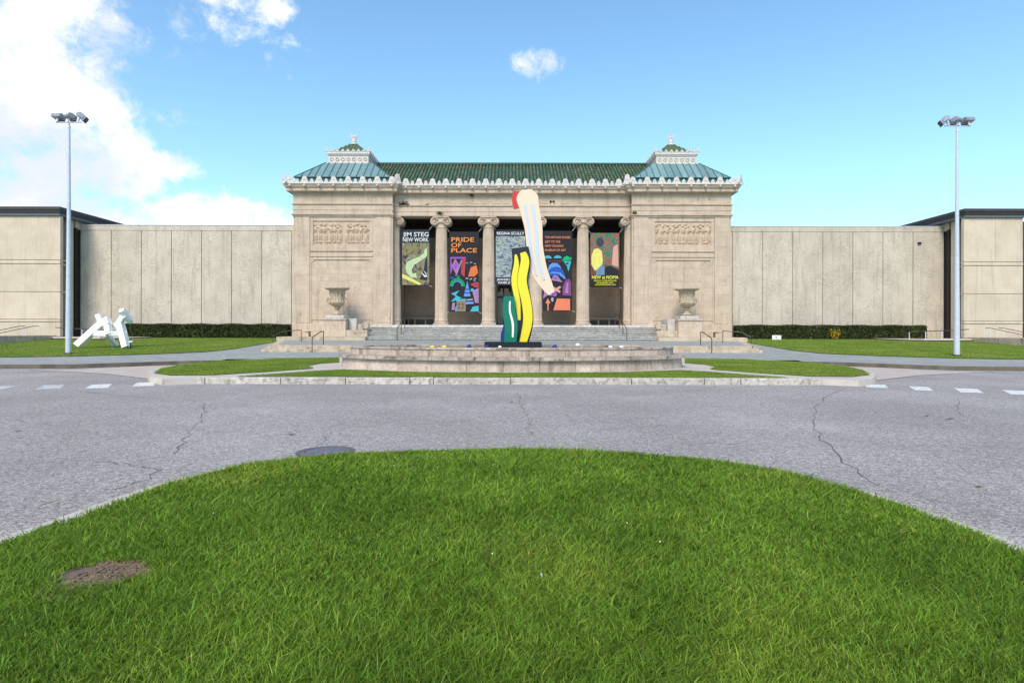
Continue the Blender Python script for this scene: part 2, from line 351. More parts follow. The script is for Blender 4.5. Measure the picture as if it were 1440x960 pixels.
def blades(name, X, Y, Z, H, W, lean, m, parent=None, seed=1, bias=(0,0), varlo=.6, varhi=1.35):
    """one mesh of bent grass blades: 5 vertices, 3 triangles each"""
    g = np.random.default_rng(seed); n = len(X)
    th = g.uniform(0, 2*np.pi, n); ph = g.uniform(0, 2*np.pi, n); L = lean*H*g.uniform(.15, 1.2, n)
    dx = np.cos(ph)*L + bias[0]*H; dy = np.sin(ph)*L + bias[1]*H; wx = np.cos(th)*W/2; wy = np.sin(th)*W/2
    V = np.zeros((n, 5, 3), np.float32)
    V[:,0] = np.stack([X-wx, Y-wy, Z], 1); V[:,1] = np.stack([X+wx, Y+wy, Z], 1)
    V[:,2] = np.stack([X+wx*.85+dx*.35, Y+wy*.85+dy*.35, Z+H*.6], 1); V[:,3] = np.stack([X-wx*.85+dx*.35, Y-wy*.85+dy*.35, Z+H*.6], 1)
    V[:,4] = np.stack([X+dx, Y+dy, Z+H*g.uniform(.8, 1.1, n)], 1)
    base = (np.arange(n)*5)[:,None]; T = (base + np.array([0,1,2, 0,2,3, 3,2,4])[None]).reshape(-1)
    me = bpy.data.meshes.new(name); me.vertices.add(n*5); me.vertices.foreach_set('co', V.reshape(-1))
    me.loops.add(n*9); me.loops.foreach_set('vertex_index', T.astype(np.int32))
    me.polygons.add(n*3); me.polygons.foreach_set('loop_start', np.arange(0, n*9, 3, dtype=np.int32))
    me.update(calc_edges=True)
    c = np.ones((n, 5, 4), np.float32); k = g.uniform(varlo, varhi, n); y_ = g.uniform(.85, 1.25, n)
    c[...,0] = (k*y_)[:,None]; c[...,1] = k[:,None]; c[...,2] = k[:,None]
    dry = g.random(n) < .025; c[dry,:,0] *= 2.0; c[dry,:,1] *= 1.25; c[dry,:,2] *= 3
    at = me.color_attributes.new('var', 'FLOAT_COLOR', 'POINT'); at.data.foreach_set('color', c.reshape(-1))
    me.materials.append(m); o = bpy.data.objects.new(name, me); col.objects.link(o)
    if parent: o.parent = parent
    if parent: o.matrix_parent_inverse = Matrix.Translation(parent.location).inverted()
    o['kind'] = 'stuff'
    return o
def arcpoly(c_, rx, ry, a0, a1, n): return [(c_[0]+rx*math.cos(a0+(a1-a0)*i/n), c_[1]+ry*math.sin(a0+(a1-a0)*i/n)) for i in range(n+1)]

# ================================================================= GROUND
ground = bx('ground', -2500, 2500, -1500, 2500, -1.0, -.03, M['lawn']); tag(ground, kind='structure')
road = MB(); road.add([(-90,-40,0),(90,-40,0),(90,40,0),(-90,40,0)], [(0,1,2,3)])
road = road.build('road', M['asphalt']); tag(road, kind='structure')
def strip(name, pts, wd, z, m, parent, jag=0):
    mb = MB(); L = []; Rr = []
    for i, (x, y) in enumerate(pts):
        x1, y1 = pts[min(i+1, len(pts)-1)]; x0, y0 = pts[max(i-1, 0)]; dx, dy = x1-x0, y1-y0; l = math.hypot(dx, dy) or 1
        k = wd*(rnd.uniform(.4, 1.3) if jag else 1)/2
        L.append((x-dy/l*k, y+dx/l*k, z)); Rr.append((x+dy/l*k, y-dx/l*k, z))
    n = len(pts); mb.add(L+Rr, [(i, i+1, n+i+1, n+i) for i in range(n-1)]); return mb.build(name, m, parent)
def jagline(pts, k=.05, n=7):
    o = []
    for (x0, y0), (x1, y1) in zip(pts, pts[1:]):
        for i in range(n): o.append((x0+(x1-x0)*i/n+rnd.uniform(-k, k), y0+(y1-y0)*i/n+rnd.uniform(-k, k)))
    return o+[pts[-1]]
for pl, wd in [([(1188,545),(1160,558),(1147,572),(1144,600),(1158,618),(1190,650),(1238,682)], .018),
           ([(292,568),(284,590),(262,617),(243,640)], .013), ([(140,650),(185,655),(222,661),(205,676),(160,690)], .014),
           ([(727,553),(731,560),(736,577),(747,592),(742,602),(753,613)], .013), ([(960,627),(1000,622),(1130,628)], .010),
           ([(100,548),(150,556),(290,566)], .012), ([(1350,560),(1344,575),(1356,585)], .014), ([(0,590),(90,600),(200,596)], .010), ([(820,606),(900,600),(1010,596)],.010),
           ([(440,640),(470,600),(520,585),(560,580)],.008)]:
    strip('crack', jagline([G(*p_, road=True) for p_ in pl]), wd, .004, M['asph_d'], road, 1)
for wq, quad in [(1,[(-30,549),(5,549),(24,544),(-8,544.5)]), (1,[(50,549),(84,548),(92,542.5),(62,543)]), (0,[(119.4,547.5),(152,546.7),(157.6,540.8),(129,542.2)]), (0,[(185.5,544.5),(217,543.5),(217.5,538.6),(193,539)]),
             (0,[(1218,543.5),(1249,544.5),(1245,540),(1217,539.2)]), (0,[(1287,547.5),(1314,548.3),(1305,543),(1278,542)]), (0,[(1351,550.3),(1384,551.3),(1374,545.5),(1342,544.3)]), (0,[(1422,553),(1456,554),(1440,548),(1409,547)])]:
    pts = [G(*p_, road=True) for p_ in quad]
    mb = MB(); mb.add([(x, y, .005) for x, y in pts], [(0,1,2,3)]); mb.build('crosswalk_stripe', M['paint_w' if wq else 'paint'], road)
# twigs and leaves
for px, py, L_ in [(1335,588,.12),(1303,584,.06),(26,608,.06),(411,612,.07),(1377,683,.05),(720,566,.05),(920,505,.0)]:
    if not L_: continue
    x, y = G(px, py, road=True); mb = MB(); mb.add([(x-L_,y-.02,.012),(x,y-.045,.03),(x+L_,y+.01,.012),(x,y+.04,.008)], [(0,1,2,3)])
    tag(mb.build('fallen_leaf', M['straw']), 'small brown leaf on the grey road, %s' % {1335:'long one right of the curved crack',1303:'left of the long leaf by the right stripes',26:'at the far left below the worn stripes',411:'left of the road manhole',1377:'near the right edge of the grass mound',720:'in the middle near the short crack'}[px], 'leaf', 'leaves lying on the road')
tw = G(62, 715, road=True)
mb = MB(); mb.tube([(tw[0]-.02,tw[1]-.06,.01),(tw[0]-.01,tw[1],.03),(tw[0]+.005,tw[1]+.12,.035)], .004, 5); mb.tube([(tw[0]-.01,tw[1],.03),(tw[0]+.10,tw[1]+.10,.05)], .003, 5)
tag(mb.build('twig', M['straw']), 'thin forked twig lying on the road at left near the kerb', 'twig')

# fountain pavement island with kerb stones ----------------------------------------
KD = 18.15
isl_px = [(290,None),(232,534),(214,530),(211,524),(225,518),(250,513.5),(300,508.5),(390,504),(478,503)]
left = []
for px, py in isl_px[1:]: left.append(G(px, py))
left = [(-9.9, KD+.02), ] + left
right = [(-x, y) for x, y in reversed(left)]
isl = left + right
isl_o = drape('island', isl, .0, M['path']); tag(isl_o, kind='structure')
mb = MB(); n = len(isl)
for (x0, y0), (x1, y1) in zip(isl, isl[1:]+isl[:1]): mb.add([(x0,y0,-.02),(x1,y1,-.02),(x1,y1,h(y1)),(x0,y0,h(y0))], [(0,1,2,3)])
mb.build('island_edge', M['apron'], isl_o)
# low tan kerb on the two noses
for s in (-1, 1):
    pts = [(s*abs(x), y) for x, y in left[:5]]
    mb = MB()
    for i in range(len(pts)-1):
        (x0, y0), (x1, y1) = pts[i], pts[i+1]; dx, dy = x1-x0, y1-y0; l = math.hypot(dx, dy); nx, ny = dy/l*.09*s, -dx/l*.09*s
        mb.add([(x0+nx,y0+ny,-.02),(x1+nx,y1+ny,-.02),(x1+nx*.7,y1+ny*.7,.185),(x0+nx*.7,y0+ny*.7,.185),(x0-nx,y0-ny,-.02),(x1-nx,y1-ny,-.02),(x1-nx,y1-ny,.193),(x0-nx,y0-ny,.193)],
               [(0,1,2,3),(3,2,6,7),(4,7,6,5),(0,3,7,4),(1,5,6,2)])
    mb.build('nose_kerb', M['path'], isl_o)
kx = [272,290,396,487,577,610,718,888,990,1041,1155]
xs = [PX(v_, 18.1) for v_ in kx]
for a0, a1 in zip(xs, xs[1:]):
    o = bx('kerb_stone', a0+.012, a1-.012, KD-.12-rnd.uniform(0,.012), KD+.17, -.05, .202+rnd.uniform(-.006,.006), M['kerb'], isl_o, bevel=.015)
lawn_px = {'fountain_lawn': [(217,526),(240,529),(300,528.5),(380,523.5),(441,518.8),(433,515.5),(450,512),(477,510.2),(477,503.8),(390,504.8),(300,509.2),(252,514.6),(228,519.5)]}
GR = []   # lawns to seed with blades
ul = [G(*p_) for p_ in lawn_px['fountain_lawn']]; ur = [(-x, y) for x, y in ul]
ls = [G(*p_) for p_ in [(300,532),(380,527.8),(450,522.6),(484,521),(560,523.8),(640,525),(720,525.3)]]; ls[0] = (-8.9, 18.34)
lsf = ls + [(-x, y) for x, y in reversed(ls[:-1])]
for nm, pl in (('lawn', ul), ('lawn', ur), ('lawn', lsf)):
    o = drape(nm, pl, .018, M['lawn']); tag(o, kind='structure'); GR.append((o, pl))
# sidewalks and side lawns ----------------------------------------------------------
kl = [(-90, 24.5), (-40, 24.6)] + [G(*p_, road=True) for p_ in [(0,520),(100,519.3),(200,515.8)]]
kl += [(-16.3, 27.7), (-14.6, 28.5)]
kr = [(-x, y) for x, y in reversed(kl)]
slate_poly = kl + [(-14.6, 29.2), (14.6, 29.2)] + kr + [(90, 80), (-90, 80)]
pave = drape('pavement', slate_poly, -.012, M['slate']); tag(pave, kind='structure')
for side, K in (('l', kl), ('r', kr)):
    mb = MB()
    for (x0, y0), (x1, y1) in zip(K, K[1:]):
        z0, z1 = h(y0)-.006, h(y1)-.006
        l = math.hypot(x1-x0, y1-y0); nx, ny = -(y1-y0)/l*.16, (x1-x0)/l*.16
        mb.add([(x0,y0,-.03),(x1,y1,-.03),(x1,y1,z1),(x0,y0,z0),(x1+nx,y1+ny,z1),(x0+nx,y0+ny,z0)], [(0,1,2,3),(3,2,4,5)])
    mb.build('kerb', M['kerb_d'], pave)
for s in (-1, 1):
    ap = [G(*p_, road=True) for p_ in [(40,521.5),(100,521),(200,516.5),(262,513),(300,509.5),(252,514.5),(225,520),(212,527),(206,533.5),(150,527),(100,524)]]
    ap = [(s*abs(x), y) for x, y in ap]; ap[2] = (s*17.4, 26.75); ap[3] = (s*16.3, 27.65); ap[4] = (s*14.5, 28.3)
    bm_poly = MB(); bm_poly.add([(x, y, .006) for x, y in ap], [tuple(range(len(ap)))])
    o = bm_poly.build('driveway', M['apron']); tag(o, kind='structure')
    for v_ in [0]:
        strip('joint', [ap[0], ap[10], ap[9], ap[8]], .03, .011, M['asph_d'], o)
LW = [(-90, 29), (-40, 29)] + [G(*p_) for p_ in [(0,503.8),(100,502.3),(200,499.5),(285,496),(320,492.5),(352,487.5),(384,482)]] + [(-17.9, 44.6), (-17.9, 47), (-36, 47), (-36, 44.3), (-35.2, 43.6), (-34.9, 36.5), (-36, 36.5), (-90, 36.5)]
RW = [(-x, y) for x, y in LW]
for nm, pl in (('lawn', LW), ('lawn', RW)):
    o = drape(nm, pl, .02, M['lawn']); tag(o, kind='structure'); GR.append((o, pl))
# ramp paths at the foot of the wings
for s in (-1, 1):
    o = drape('ramp_path', [(s*35.8, 44.2), (s*35.8, 43.4), (s*31.2, 42.9), (s*28.6, 44.9), (s*28.6, 45.5), (s*35.8, 46.5)][::1], .10, M['path']); tag(o, kind='structure')
    mb = MB(); mb.box(s*35.8, s*31.5, 43.5, 45.35, .7, 1.16); mb.build('ramp_base', M['path'], o)

# foreground mound ------------------------------------------------------------------
ct = [(0,757),(100,722),(200,687),(250,671),(350,647),(480,635),(600,630),(720,628.5),(900,634),(1000,643),(1100,657),(1200,681),(1300,713),(1370,738),(1440,769)]
cg = [G(*p_, z=.165) for p_ in ct]
edge = [(-3.95,-6),(-3.95,1.5),(-3.9,3)] + cg + [(3.75,3),(3.8,1.5),(3.8,-6)]
kp = [G(*p_, road=True) for p_ in [(0,757),(110,719),(210,686),(300,661),(350,648)]]
mound_h = lambda x, y: .095 + .05*max(0, 1-abs(x)/4.3)*min(1, max(0, (8.6-y)/2))
bm = bmesh.new()
gx = np.linspace(-4.6, 4.6, 47); gy = np.linspace(-6, 8.1, 72)
vv = {}
for i, x in enumerate(gx):
    for j, y in enumerate(gy): vv[i, j] = bm.verts.new((x, y, mound_h(x, y)))
ep = [(x, y) for x, y in edge]
for i in range(len(gx)-1):
    for j in range(len(gy)-1):
        cx_, cy_ = (gx[i]+gx[i+1])/2, (gy[j]+gy[j+1])/2
        if inpoly(np.array([cx_]), np.array([cy_]), ep)[0]: bm.faces.new((vv[i,j], vv[i+1,j], vv[i+1,j+1], vv[i,j+1]))
for v_ in list(bm.verts):
    if not v_.link_faces: bm.verts.remove(v_)
me = bpy.data.meshes.new('grass_mound'); bm.to_mesh(me); bm.free(); me.materials.append(M['soil'])
mound = bpy.data.objects.new('grass_mound', me); col.objects.link(mound); tag(mound, kind='structure')
MB().prism([(x*.992, y) for x, y in edge], -.02, .091).build('soil_bed', M['soil'], mound)
mb = MB()
for (x0, y0), (x1, y1) in zip(edge, edge[1:]):
    dx, dy = x1-x0, y1-y0; l = math.hypot(dx, dy); nx, ny = -dy/l*.0, dx/l*0
    def off(x, y, k): return (x*(1+k/3.9), y+(k if y > 4 else 0)*(y-4)/3.4)
    a0, b0, a1, b1 = off(x0,y0,.29), off(x1,y1,.29), off(x0,y0,-.03), off(x1,y1,-.03)
    mb.add([(*a0,-.02),(*b0,-.02),(*b0,.06),(*a0,.06),(*b1,.10),(*a1,.10)], [(0,1,2,3),(3,2,4,5)])
mb.build('mound_kerb', M['path'], mound)
CV = (-2.62, 3.62)
def seed(n, poly, seed_, dens=None):
    g = np.random.default_rng(seed_); P = np.array(poly); lo, hi = P.min(0), P.max(0); X = []; Y = []; tot = 0
    while tot < n:
        x = g.uniform(lo[0], hi[0], n*2); y = g.uniform(lo[1], hi[1], n*2); k = inpoly(x, y, poly)
        if dens is not None: k &= g.random(len(x)) < dens(x, y)
        X.append(x[k]); Y.append(y[k]); tot += k.sum()
    return np.concatenate(X)[:n], np.concatenate(Y)[:n]
vis = [(x*.985, y) for x, y in edge]
def dn(x, y): return (np.abs(x) < .95*y+.5)*(y > 1.7)*np.clip((2.6/np.maximum(y, .1))**1.15, 0, 1)
NB = 440000
X, Y = seed(NB, vis, 3, dn); g = np.random.default_rng(9)
k = ((X-CV[0])/.27)**2 + ((Y-CV[1]-.04)/.19)**2 > 1+.35*np.sin(7*np.arctan2(Y-CV[1], X-CV[0]))*g.random(len(X)); X, Y = X[k], Y[k]; n = len(X)
Z = .09 + .05*np.clip(1-np.abs(X)/4.3, 0, 1)*np.clip((8.6-Y)/2, 0, 1)
patch = .5+.5*np.sin(X*1.7+np.sin(Y*2.1)*1.3)*np.sin(Y*1.9+np.cos(X*1.1))
H = (.040+.035*patch)*g.uniform(.55, 1.3, n); tall = g.random(n) < .02; H[tall] *= 1.7
W = .0056*g.uniform(.7, 1.3, n)*np.clip(Y/3.4, .85, 2.0)
blades('grass', X, Y, Z, H, W, 1.15, M['blade'], mound, 5, bias=(.12, -.02), varlo=.3, varhi=1.7)
g = np.random.default_rng(77); ex, ey = [], []
for (x0, y0), (x1, y1) in zip(edge[2:-2], edge[3:-2]):
    k = int(math.hypot(x1-x0, y1-y0)*900); t_ = g.random(k); ins = 1-np.abs(g.normal(0, .018, k)); clump = .5+.5*np.sin((x0+(x1-x0)*t_)*9+np.sin(y0*7+t_*9))
    keep = g.random(k) < .25+.75*clump; ex.append(((x0+(x1-x0)*t_)*ins)[keep]); ey.append(((y0+(y1-y0)*t_)*ins)[keep])
ex, ey = np.concatenate(ex), np.concatenate(ey); n = len(ex)
blades('verge_grass', ex, ey, np.full(n, .09), g.uniform(.04, .095, n), .0055*np.clip(ey/3.4, .85, 2.0), 1.2, M['blade'], mound, 78, varlo=.5, varhi=1.5)
g = np.random.default_rng(19)
for idx, (o, pl) in enumerate(GR):
    near = idx < 3; nb = 52000 if near else 60000
    if near: X, Y = seed(nb if idx < 2 else 70000, pl, 30+idx)
    else: X, Y = seed(nb, [(x, y) for x, y in pl if abs(x) < 37] , 30+idx, lambda x, y: (np.abs(x) < .93*y+1)*np.clip(31/y, 0, 1)**2)
    n = len(X); Z = np.interp(Y, [a_ for a_, _ in HK], [b_ for _, b_ in HK])+.015
    blades('mown_grass', X, Y, Z, g.uniform(.02, .05, n), g.uniform(.010, .022, n)*(1 if near else 1.6), .9, M['blade_m'], o, 40+idx, varlo=.75, varhi=1.25)
# small white clover heads
for i in range(7):
    x = rnd.uniform(-2.6, 2.6); y = rnd.uniform(3.0, 6.5); mb = MB(); z = mound_h(x, y)+.062
    mb.lathe([(.001,z-.005),(.005,z-.003),(.005,z+.002),(.001,z+.005)], x, y, 6)
    if i == 0: clover = mb
    else: clover.add(mb.v, mb.f)
clover = clover.build('clover_heads', M['s_whitep'], mound); clover['kind'] = 'stuff'

# iron cover sunk in the grass ------------------------------------------------------
CZ = .022
t_ = thing('valve_cover', (CV[0], CV[1], .08), 'round rusty iron cover sunk in the foreground grass, strewn with dry clippings', 'manhole cover')
mb = MB(); mb.lathe([(r_, z_+CZ) for r_, z_ in [(.34,.0),(.34,.100),(.30,.104),(.27,.114),(.262,.104),(.20,.104),(.195,.114),(.15,.114),(.145,.104),(.001,.104)]], *CV, 32); mb.build('lid', M['iron'], t_, True)
mb = MB()
for i in range(8):
    for j in range(8):
        x = CV[0]-.16+.045*i; y = CV[1]-.16+.045*j
        if math.hypot(x-CV[0], y-CV[1]) < .17: mb.box(x-.013, x+.013, y-.013, y+.013, .122, .138)
mb.build('tread_studs', M['iron'], t_)
g = np.random.default_rng(4); n = 2600; rr = np.sqrt(g.random(n))*.30; aa = g.uniform(0, 6.28, n); X = CV[0]+.05+rr*np.cos(aa)*1.1; Y = CV[1]+.02+rr*np.sin(aa)*.85
k = (X > CV[0]-.14); X, Y = X[k], Y[k]; n = len(X)
blades('dry_clippings', X, Y, np.full(n, .134), g.uniform(.004, .010, n), np.full(n, .004), 6.0, M['straw'], t_, 8)
# manhole in the road
mx, my = -2.60, 7.95
t_ = thing('manhole_cover', (mx, my, 0), 'dark bluish round manhole cover in the road half hidden by the grass edge', 'manhole cover')
MB().lathe([(.33,-.01),(.33,.006),(.29,.012),(.285,.004),(.27,.004),(.265,.014),(.001,.016)], mx, my, 36).build('lid', M['iron_b'], t_)
MB().lathe([(.335,.0),(.40,.005),(.40,.008),(.33,.009),(.33,.0)], mx, my, 36).build('frame_ring', M['asph_d'], t_)
x, y = .19, 3.50
tag(MB().rings([[(x-.008,y,.185),(x+.004,y-.006,.185),(x+.006,y,.185)],[(x-.012,y+.012,.205),(x-.001,y+.006,.205),(x-.003,y+.016,.205)]]).build('litter_scrap', M['s_sblue']), 'tiny pale blue scrap of litter caught in the foreground grass', 'litter')

# ================================================================= MUSEUM
mus = thing('museum_building', (0, 46, 1), 'classical stone museum with columned portico, green tiled roof and two cupolas', 'museum')
St = M['stone']
def mbx(name, s, x0, x1, y0, y1, z0, z1, m=St, parent=None, bevel=0):
    return bx(name, s*x0, s*x1, y0, y1, z0, z1, m, parent or mus, bevel)
block_cache = {}
def ashlar(s, x0, x1, z0, z1, y, nx, nz, th=.1, name='stone_block', m=St, stagger=True, parent=None):
    dx, dz = (x1-x0)/nx, (z1-z0)/nz; g_ = .003
    def one(a0, a1, r):
        wd = round(a1-a0, 3); key = (wd, round(dz, 3), th, m.name)
        if key not in block_cache: block_cache[key] = MB().box(-wd/2+g_, wd/2-g_, 0, th, g_, dz-g_).mesh(name, m)
        inst(name, block_cache[key], (s*(a0+a1)/2, y+rnd.uniform(-.002,.002), z0+r*dz), parent or mus)
    for r in range(nz):
        if nx == 1: one(x0, x1, r); continue
        o_ = dx/2 if (stagger and r % 2) else 0
        cuts = [x0] + [x0+o_+dx*i for i in range(0 if o_ else 1, nx)] + [x1]
        for a0, a1 in zip(cuts, cuts[1:]):
            if a1-a0 > .05: one(a0, a1, r)
# floor, rear mass
mbx('portico_floor', 1, -11.6, 11.6, 45.72, 51.4, .9, 2.16, M['step'])
mbx('main_block', 1, -17.4, 17.4, 51.4, 74, .9, 13.3, St)
def rect_ring(s, x0, x1, y0, y1, pz, name, m): 
    a0, a1 = sorted((s*x0, s*x1)); return MB().rect_stack(a0, a1, y0, y1, pz).build(name, m, mus)
# antefix and spout meshes
def antefix_mesh(w_, h_, nm):
    pts = [(-w_*.5,0),(-w_*.5,.05),(-w_*.40,.09),(-w_*.30,.18*h_/.5)]
    for i in range(9):
        a_ = math.pi*(1-i/8); pts.append((w_*.26*math.cos(a_)*(1 if 0 < i < 8 else .98), h_*.55+h_*.45*math.sin(a_)))
    pts += [(w_*.30,.18*h_/.5),(w_*.40,.09),(w_*.5,.05),(w_*.5,0)]
    mb = MB().prism_xz(pts, -.035, .035); mb.prism_xz([(x*.45, z*.72+.09) for x, z in pts[3:-3]], -.06, -.034)
    return mb.mesh(nm, M['white'])
AL, AS, AC = antefix_mesh(.82, .52, 'antefix'), antefix_mesh(.46, .33, 'small_antefix'), antefix_mesh(.85, .74, 'corner_antefix')
sp = MB(); sp.lathe([(.001,-.12),(.075,-.10),(.095,-.02),(.085,.06),(.001,.10)], 0, 0, 10); sp.v = [(x, z-.03, y+.0) for x, y, z in sp.v]; sp.box(-.03,.03,-.22,-.1,-.07,-.02); SP = sp.mesh('water_spout', M['white'])
prof = [(0,12.74),(.06,12.80),(.22,12.84),(.40,12.86),(.42,12.88),(.42,13.10),(.47,13.13),(.52,13.2),(.60,13.40)]
def cornice(s, x0, x1, y0, y1, xa, xb, sides):
    rect_ring(s, x0, x1, y0, y1, prof, 'cornice', M['stone_c'])
    rect_ring(s, x0, x1, y0, y1, [(.55,13.395),(.645,13.40),(.645,13.485),(.45,13.49),(.45,13.395)], 'gutter_band', M['white'])
    n = round((xb-xa)/1.085); st_ = (xb-xa)/n
    for i in range(n+1):
        inst('antefix', AL, (s*(xa+i*st_), y0-.58, 13.48), mus)
        inst('water_spout', SP, (s*(xa+i*st_), y0-.60, 13.27), mus)
        if i < n: inst('small_antefix', AS, (s*(xa+(i+.5)*st_), y0-.58, 13.48), mus)
for s in (-1, 1):
    XI, XO = 9.68, 17.72
    mbx('pavilion_wall', s, XI+.02, XO-.02, 46.14, 54.5, .9, 12.78)
    mbx('plinth_course', s, XI-.02, XO+.06, 45.93, 46.16, .95, 2.28, bevel=.02)
    ashlar(s, 16.38, 17.55, 2.30, 10.86, 46.0, 1, 11, .16)
    ashlar(s, 9.82, 11.02, 2.30, 10.86, 46.0, 1, 11, .16)
    mbx('pilaster_edge', s, 17.56, 17.71, 46.07, 46.16, 2.28, 10.87); mbx('pilaster_edge', s, XI, 9.81, 46.07, 46.16, 2.28, 10.87)
    mbx('jamb_strip', s, 11.03, 11.28, 46.05, 46.16, 2.28, 10.87)
    # lower sunk panel of ashlar, notched head
    ashlar(s, 11.42, 16.24, 2.55, 7.30, 46.10, 3, 9, .06)
    mbx('panel_frame', s, 11.29, 11.42, 46.06, 46.16, 2.28, 7.42); mbx('panel_frame', s, 16.24, 16.37, 46.06, 46.16, 2.28, 7.42)
    mbx('panel_head', s, 11.29, 16.37, 46.055, 46.16, 7.43, 7.66)
    for xx in (11.43, 16.04): mbx('panel_notch', s, xx, xx+.19, 46.07, 46.16, 7.28, 7.42)
    mbx('moulding', s, 11.29, 16.37, 46.0, 46.16, 7.67, 7.72); mbx('band_course', s, 11.29, 16.37, 46.05, 46.16, 7.73, 8.08)
    mbx('moulding', s, 11.29, 16.37, 45.97, 46.16, 8.09, 8.17, bevel=.02); mbx('panel_frame', s, 11.29, 16.37, 46.06, 46.16, 8.18, 8.60)
    mbx('panel_frame', s, 11.29, 16.37, 46.06, 46.16, 10.56, 10.87); mbx('panel_frame', s, 11.29, 11.55, 46.065, 46.16, 8.61, 10.55); mbx('panel_frame', s, 16.11, 16.37, 46.065, 46.16, 8.61, 10.55)
    # carved relief: a procession of figures
    rr_ = random.Random(3+s); W_, H_ = 4.56, 1.94; nxg, nzg = 130, 54; figs = []
    for i in range(11):
        cx_ = (i+.5)/11*W_+rr_.uniform(-.1,.1); ln = rr_.uniform(-.25,.25)
        figs += [(cx_+ln*.25,1.60+rr_.uniform(-.05,.05),.085,.10,1.2),(cx_+ln*.1,1.22,.14,.25,1.1),(cx_-.07-ln*.2,.62,.075,.38,.9),(cx_+.09-ln*.3,.55,.07,.36,.85),
                 (cx_+rr_.choice((-.2,.2)),1.28+rr_.uniform(-.2,.25),.18,.05,.8),(cx_+rr_.uniform(-.2,.2),.25,.16,.08,.7),(cx_+rr_.uniform(-.2,.2),1.72,.12,.05,.6)]
    gxx = np.linspace(0, W_, nxg); gzz = np.linspace(0, H_, nzg); A, B = np.meshgrid(gxx, gzz, indexing='ij'); Hh = np.zeros_like(A)
    for cx_, cz_, ra_, rb_, am in figs: Hh = np.maximum(Hh, am*np.exp(-(((A-cx_)/ra_)**2+((B-cz_)/rb_)**2)**1.4))
    gg = np.random.default_rng(5+s); Hh *= .75+.5*gg.random(Hh.shape); Hh += gg.random(Hh.shape)*.22; rim = np.minimum.reduce([A, W_-A, B, H_-B]); Hh *= np.clip(rim/.05, 0, 1)
    mb = MB(); mb.v = [(s*(11.55+gxx[i]), 46.155-.13*Hh[i,j], 8.605+gzz[j]) for i in range(nxg) for j in range(nzg)]
    mb.f = [(i*nzg+j, (i+1)*nzg+j, (i+1)*nzg+j+1, i*nzg+j+1) for i in range(nxg-1) for j in range(nzg-1)]
    o = mb.build('relief_panel', M['relief'], mus, True)
    # capital band, architrave, frieze
    rect_ring(s, XI, XO, 46.0, 54.5, [(-.02,10.87),(.02,10.88),(.03,10.96),(.09,11.02),(.12,11.03),(.12,11.12),(-.05,11.13)], 'capital_band', M['stone_c'])
    rect_ring(s, XI, XO, 46.0, 54.5, [(.0,11.13),(.0,11.42),(.025,11.425),(.025,11.84),(-.05,11.845)], 'architrave', St)
    rect_ring(s, XI, XO, 46.0, 54.5, [(-.02,11.85),(.09,11.86),(.11,11.94),(-.02,11.95)], 'taenia', M['stone_c'])
    for i in range(5):
        a0 = XI+(XO-XI)/5*i; mbx('frieze_block', s, a0+.005, a0+(XO-XI)/5-.005, 46.0, 46.16, 11.955, 12.735)
    mbx('frieze_side', s, XO-.16, XO, 46.17, 54.5, 11.95, 12.735)
    cornice(s, XI, XO, 46.0, 54.5, 9.62, 17.75, True)
    for xx in (XI-.5, XO+.52): inst('corner_antefix', AC, (s*xx, 45.44, 13.48), mus, rz=s*(R(40) if xx > 12 else -R(40)))
    for i in range(7): inst('antefix', AL, (s*(XO+.58), 46.6+1.1*i, 13.48), mus, rz=R(90)); inst('small_antefix', AS, (s*(XO+.58), 47.15+1.1*i, 13.48), mus, rz=R(90))
    # standing-seam roof
    cx_, cy_ = 14.05, 51.0; hb, ht, zb, zt = 3.98, 2.02, 14.38, 16.12
    rect_ring(s, cx_-3.9, cx_+3.9, cy_-3.9, cy_+3.9, [(0,13.4),(0,14.34)], 'roof_fascia', M['patina_d'])
    rect_ring(s, cx_-4.02, cx_+4.02, cy_-4.02, cy_+4.02, [(0,14.33),(.03,14.36),(0,14.39)], 'eave_trim', M['patina_d'])
    npan = 14
    for face in range(4):
        for i in range(npan):
            u0, u1 = -hb+2*hb*i/npan, -hb+2*hb*(i+1)/npan
            def top(u):
                a_ = abs(u); return 1.0 if a_ <= ht else (hb-a_)/(hb-ht)
            pl = [(u0,0),(u1,0),(u1,top(u1))]
            for c_ in (ht, -ht):
                if u0 < c_ < u1: pl.append((c_, 1.0))
            pl.append((u0, top(u0))); pl = [p_ for k_, p_ in enumerate(pl) if p_ not in pl[:k_]]
            if len(pl) < 3: continue
            def xyz(u, t_, up=0):
                rr2 = hb+(ht-hb)*t_; z = zb+(zt-zb)*t_+up; a_ = (u, -rr2)
                for _ in range(face): a_ = (-a_[1], a_[0])
                return (s*cx_+a_[0], cy_+a_[1], z)
            mb = MB(); mb.add([xyz(u, t_) for u, t_ in pl], [tuple(range(len(pl)))])
            pn = mb.build('roof_panel', M['patina'], mus)
            if i: MB().beam(xyz(u0, 0, .02), xyz(u0, max(top(u0), .02), .02), .05, .08, up=(0,0,1)).build('seam', M['patina_d'], pn)
        a_ = [xyz(-hb,0,.02), xyz(-ht,1,.02)]; MB().beam(a_[0], a_[1], .09, .07, up=(0,0,1)).build('hip_cap', M['patina_d'], mus)
    # cupola
    c0, c1, d0, d1 = cx_+.08-1.72, cx_+.08+1.72, 49.05, 52.5; zc = 16.12
    rect_ring(s, c0, c1, d0, d1, [(.12,zc-.12),(.12,zc+.02),(0,zc+.03),(0,zc+.60)], 'cupola_drum', M['white'])
    tor = MB()
    for k_ in range(14):
        a_ = 2*math.pi*k_/14; 
